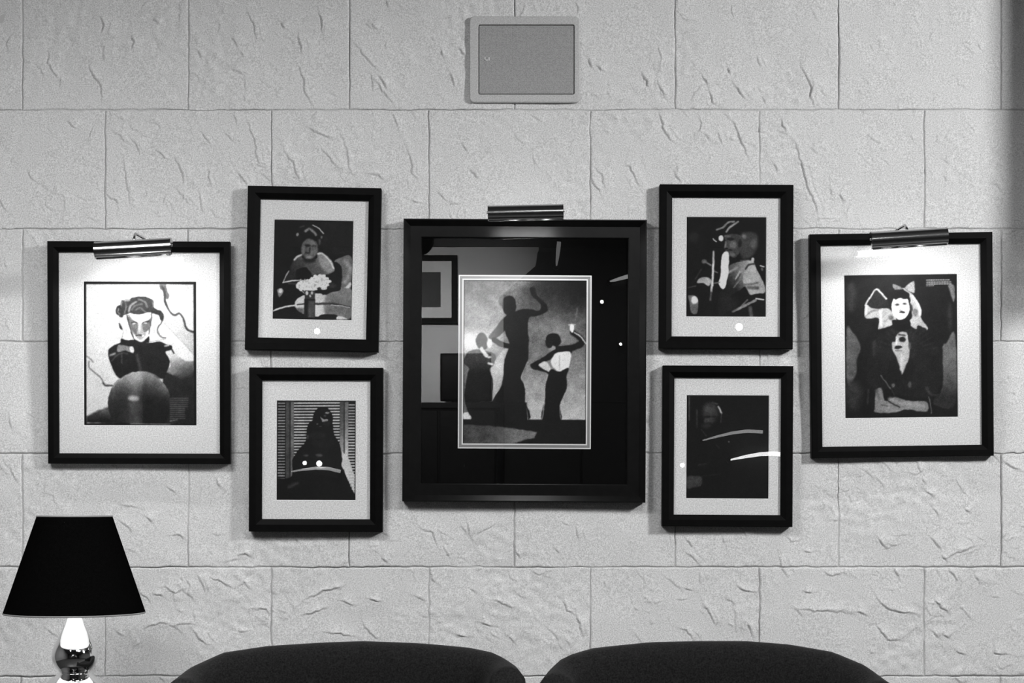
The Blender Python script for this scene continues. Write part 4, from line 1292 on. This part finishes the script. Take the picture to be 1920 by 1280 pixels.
def opposite():
    # tall dark cupboard
    pts = [opp(x, y, -6.17) for x, y in ((944, 552), (1004, 500), (1008, 430), (1235, 430))]
    zt = min(pts[2].z, 2.68)
    x0, x1 = pts[0].x, pts[3].x
    c = prop(empty('tall_cupboard', ((x0 + x1) / 2, -6.3, 0)), 'tall dark cupboard with a sloping shoulder, reflected in the central picture glass', 'cupboard')
    c.rotation_euler = (0, 0, math.pi)
    cx = (x0 + x1) / 2
    ol = [(x0 - cx, .07), (x1 - cx, .07), (x1 - cx, zt), (pts[2].x - cx, zt), (pts[1].x - cx, pts[1].z), (x0 - cx, pts[0].z)]
    ol = [(-x, z) for x, z in ol][::-1]
    n = len(ol)
    make('body', [(x, -.13, z) for x, z in ol] + [(x, .15, z) for x, z in ol], [tuple(range(n)), tuple(range(2 * n - 1, n - 1, -1))] +
         [(i, n + i, n + (i + 1) % n, (i + 1) % n) for i in range(n)], M['dark_wood'], c)
    w = (x1 - x0) / 2
    MB().box((-w + .02, -.10, 0), (w - .02, .14, .07)).build('plinth', M['dark_wood'], c)
    for i in range(2):
        dr = MB().box((-w + .004 + i * w, -.152, .09), (-.004 + i * w, -.13, 1.80), .004).build('door', M['dark_wood'], c)
        hx = -.05 if i == 0 else .05
        MB().tube([(hx, -.165, .95), (hx, -.165, 1.15)], .007, 10).build('handle', M['steel'], dr, True)
    # tall dark sideboard with a black box on top
    z0 = opp(900, 757, -6.1).z
    s = prop(empty('sideboard', (-.42, -6.2, 0)), 'tall dark sideboard reflected low in the central picture glass', 'sideboard')
    s.rotation_euler = (0, 0, math.pi)
    MB().box((-.33, -.20, .08), (.33, .20, z0 - .03)).build('body', M['dark_wood'], s)
    MB().box((-.35, -.22, z0 - .03), (.35, .22, z0)).build('top', M['dark_wood'], s)
    for i in range(2):
        dx = -.33 + .33 * i
        dr = MB().box((dx + .006, -.218, .10), (dx + .324, -.20, z0 - .045), .003).build('door', M['dark_wood'], s)
        MB().tube([(dx + .29, -.228, .75), (dx + .29, -.228, .95)], .006, 10).build('handle', M['steel'], dr, True)
    for sx in (-.29, .29):
        for sy in (-.15, .15):
            MB().box((sx - .025, sy - .025, 0), (sx + .025, sy + .025, .08)).build('leg', M['dark_wood'], s)
    p0, p1 = opp(826, 757, -6.2), opp(921, 668, -6.2)
    q = prop(empty('black_monitor', ((p0.x + p1.x) / 2, -6.22, z0)), 'black boxy monitor standing on the tall sideboard', 'monitor')
    q.rotation_euler = (0, 0, math.pi)
    hw, hh = (p1.x - p0.x) / 2, (p1.z - p0.z)
    MB().box((-hw, -.03, .02), (hw, .03, .02 + hh), .004).build('casing', M['black_wood'], q)
    MB().box((-hw + .012, -.032, .034), (hw - .012, -.0295, hh + .006)).build('screen', M['black_lacquer'], q)
    MB().box((-.08, -.06, 0), (.08, .06, .02)).build('stand', M['black_wood'], q)
    # small framed picture high on the pale wall
    a, b = opp(738, 480, -6.47), opp(858, 608, -6.47)
    fr = prop(empty('framed_print', ((a.x + b.x) / 2, -6.485, (a.z + b.z) / 2)), 'black-framed print on the opposite wall, reflected in the central glass', 'picture')
    fr.rotation_euler = (0, 0, math.pi)
    A, B = (b.x - a.x) / 2, (a.z - b.z) / 2
    rails(fr, A, B, [(0, 0), (0, -.025), (.035, -.025), (.035, -.01), (.02, -.01), (.02, 0)], M['black_wood'])
    MB().box((-A + .03, -.010, -B + .03), (A - .03, -.004, B - .03)).build('mat_board', M['mat_white'], fr)
    MB().box((-A + .10, -.0115, -B + .10), (A - .10, -.010, B - .10)).build('dark_print', M['dark_wall'], fr)
    # strip lights and globe lamps added to mirror as streaks and glints in the picture glass
    def strip(p, q2, m, r, label, y=-6.44, bow=.02):
        a_, b_ = opp(*p, y), opp(*q2, y)
        rt = prop(empty('added_strip_light', (a_ + b_) / 2), label, 'added strip light')
        dv = (b_ - a_) / 2
        mid = Vector((0, 0, bow))
        MB().tube([-dv, -dv * .5 + mid * .6, mid, dv * .5 + mid * .9, dv], [r * q for q in (.35, .7, .9, 1, 1)], 12).build('tube', M[m], rt, True)
        for e in (-dv, dv):
            MB().tube([e, e + Vector((0, -.055, 0))], r * 1.6, 10).build('end_socket', M['spot_shell'], rt, True)
    strip((1368, 862), (1476, 854), 'strip', .013, 'added bright strip light on the opposite wall, mirrored in the dark portrait')
    strip((1316, 826), (1428, 810), 'strip_dim', .010, 'added dim strip light on the opposite wall, mirrored above the bright streak')
    strip((548, 884), (640, 884), 'strip_dim', .010, 'added dim strip light on the opposite wall, mirrored in the cloaked figure picture')

    strip((1143, 529), (1179, 519), 'strip_dim', .011, 'added short slanting strip light on the front of the dark cupboard', -6.09, 0)
    strip((1043, 500), (1048, 455), 'strip_faint', .012, 'added faint upright strip light on the front of the dark cupboard', -6.09, 0)

    def globe(px, py, r, label, y=-6.42):
        p = opp(px, py, y)
        rt = prop(empty('added_globe_lamp', p), label, 'added lamp', 'small globe lamps added for glints in the glass')
        MB().lathe([(max(.0005, r * math.sin(math.pi * i / 12)), -r * math.cos(math.pi * i / 12)) for i in range(13)], 20).build('globe', M['globe'], rt, True)
        MB().tube([(0, -r * .9, 0), (0, -.08, 0)], .012, 10).build('bracket', M['spot_shell'], rt, True)
    globe(573, 868, .013, 'added small globe lamp, left of the pair mirrored in the cloaked figure picture')
    globe(600, 869, .018, 'added small globe lamp, right of the pair mirrored in the cloaked figure picture')
    globe(596, 622, .018, 'added small globe lamp mirrored in the mat below the white flowers')
    globe(1384, 614, .022, 'added small globe lamp mirrored in the mat below the white scarf')
    globe(1278, 872, .014, 'added small globe lamp mirrored in the left mat of the dark portrait')
    globe(1163, 646, .009, 'lower added globe lamp on the front of the dark cupboard', -6.07)
    globe(1128, 567, .011, 'upper added globe lamp on the front of the dark cupboard', -6.07)


opposite()


# ------------------------------------------------------------------ unseen spotlights, key and added fill
def spotlight(loc, aim, watts, r, spread, label):
    root = prop(empty('unseen_spotlight', (loc[0], loc[1], ZT)), label, 'spotlight', 'ceiling spotlights')
    h = ZT - loc[2]
    MB().lathe([(.0001, 0), (.05, 0), (.05, -.012), (.0001, -.012)], 24).build('ceiling_plate', M['spot_shell'], root)
    MB().tube([(0, 0, -.01), (0, 0, -h + .02)], .008, 10).build('stem', M['spot_shell'], root, True)
    dv = (Vector(aim) - Vector(loc)).normalized()
    rot = dv.to_track_quat('-Z', 'Y').to_euler()
    hd = MB().lathe([(.0001, .06), (r * .7, .055), (r + .012, .0), (r + .012, -.05), (r + .006, -.05), (r + .002, -.012), (.0001, -.012)], 32).build('head', M['spot_shell'], root, False)
    hd.location = (0, 0, -h); hd.rotation_euler = rot
    ln = MB().lathe([(.0001, -.014), (r, -.014), (r, -.018), (.0001, -.018)], 32).build('lens', M['spot_lens'], hd, False)
    ld = bpy.data.lights.new('spotlight_glow', 'AREA')
    ld.shape = 'DISK'; ld.size = 2 * r; ld.energy = watts; ld.spread = math.radians(spread)
    lo = bpy.data.objects.new('spotlight_glow', ld)
    COL.objects.link(lo)
    lo.parent = root
    lo.location = Vector((0, 0, -h)) + dv * .055
    lo.rotation_euler = rot


for s in SPOTS:
    spotlight(*s)


def fill_panel(loc, size, watts, label):  # soft fill light added above the view, built as a panel
    root = prop(empty('fill_panel', (loc[0], loc[1], ZT)), label, 'ceiling light', 'added fill light panels')
    a, b = size[0] / 2, size[1] / 2
    fr = MB()
    for x0, x1, y0, y1 in ((-a - .02, a + .02, -b - .02, -b), (-a - .02, a + .02, b, b + .02), (-a - .02, -a, -b, b), (a, a + .02, -b, b)):
        fr.box((x0, y0, -.03), (x1, y1, 0))
    fr.build('frame', M['reflector'], root)
    MB().box((-a, -b, -.012), (a, b, 0)).build('diffuser', M['spot_lens'], root)
    ld = bpy.data.lights.new('fill_panel_glow', 'AREA')
    ld.shape = 'RECTANGLE'; ld.size, ld.size_y = size; ld.energy = watts
    lo = bpy.data.objects.new('fill_panel_glow', ld)
    COL.objects.link(lo)
    lo.parent = root
    lo.location = (0, 0, -.016)


for s in PANELS:
    fill_panel(*s)
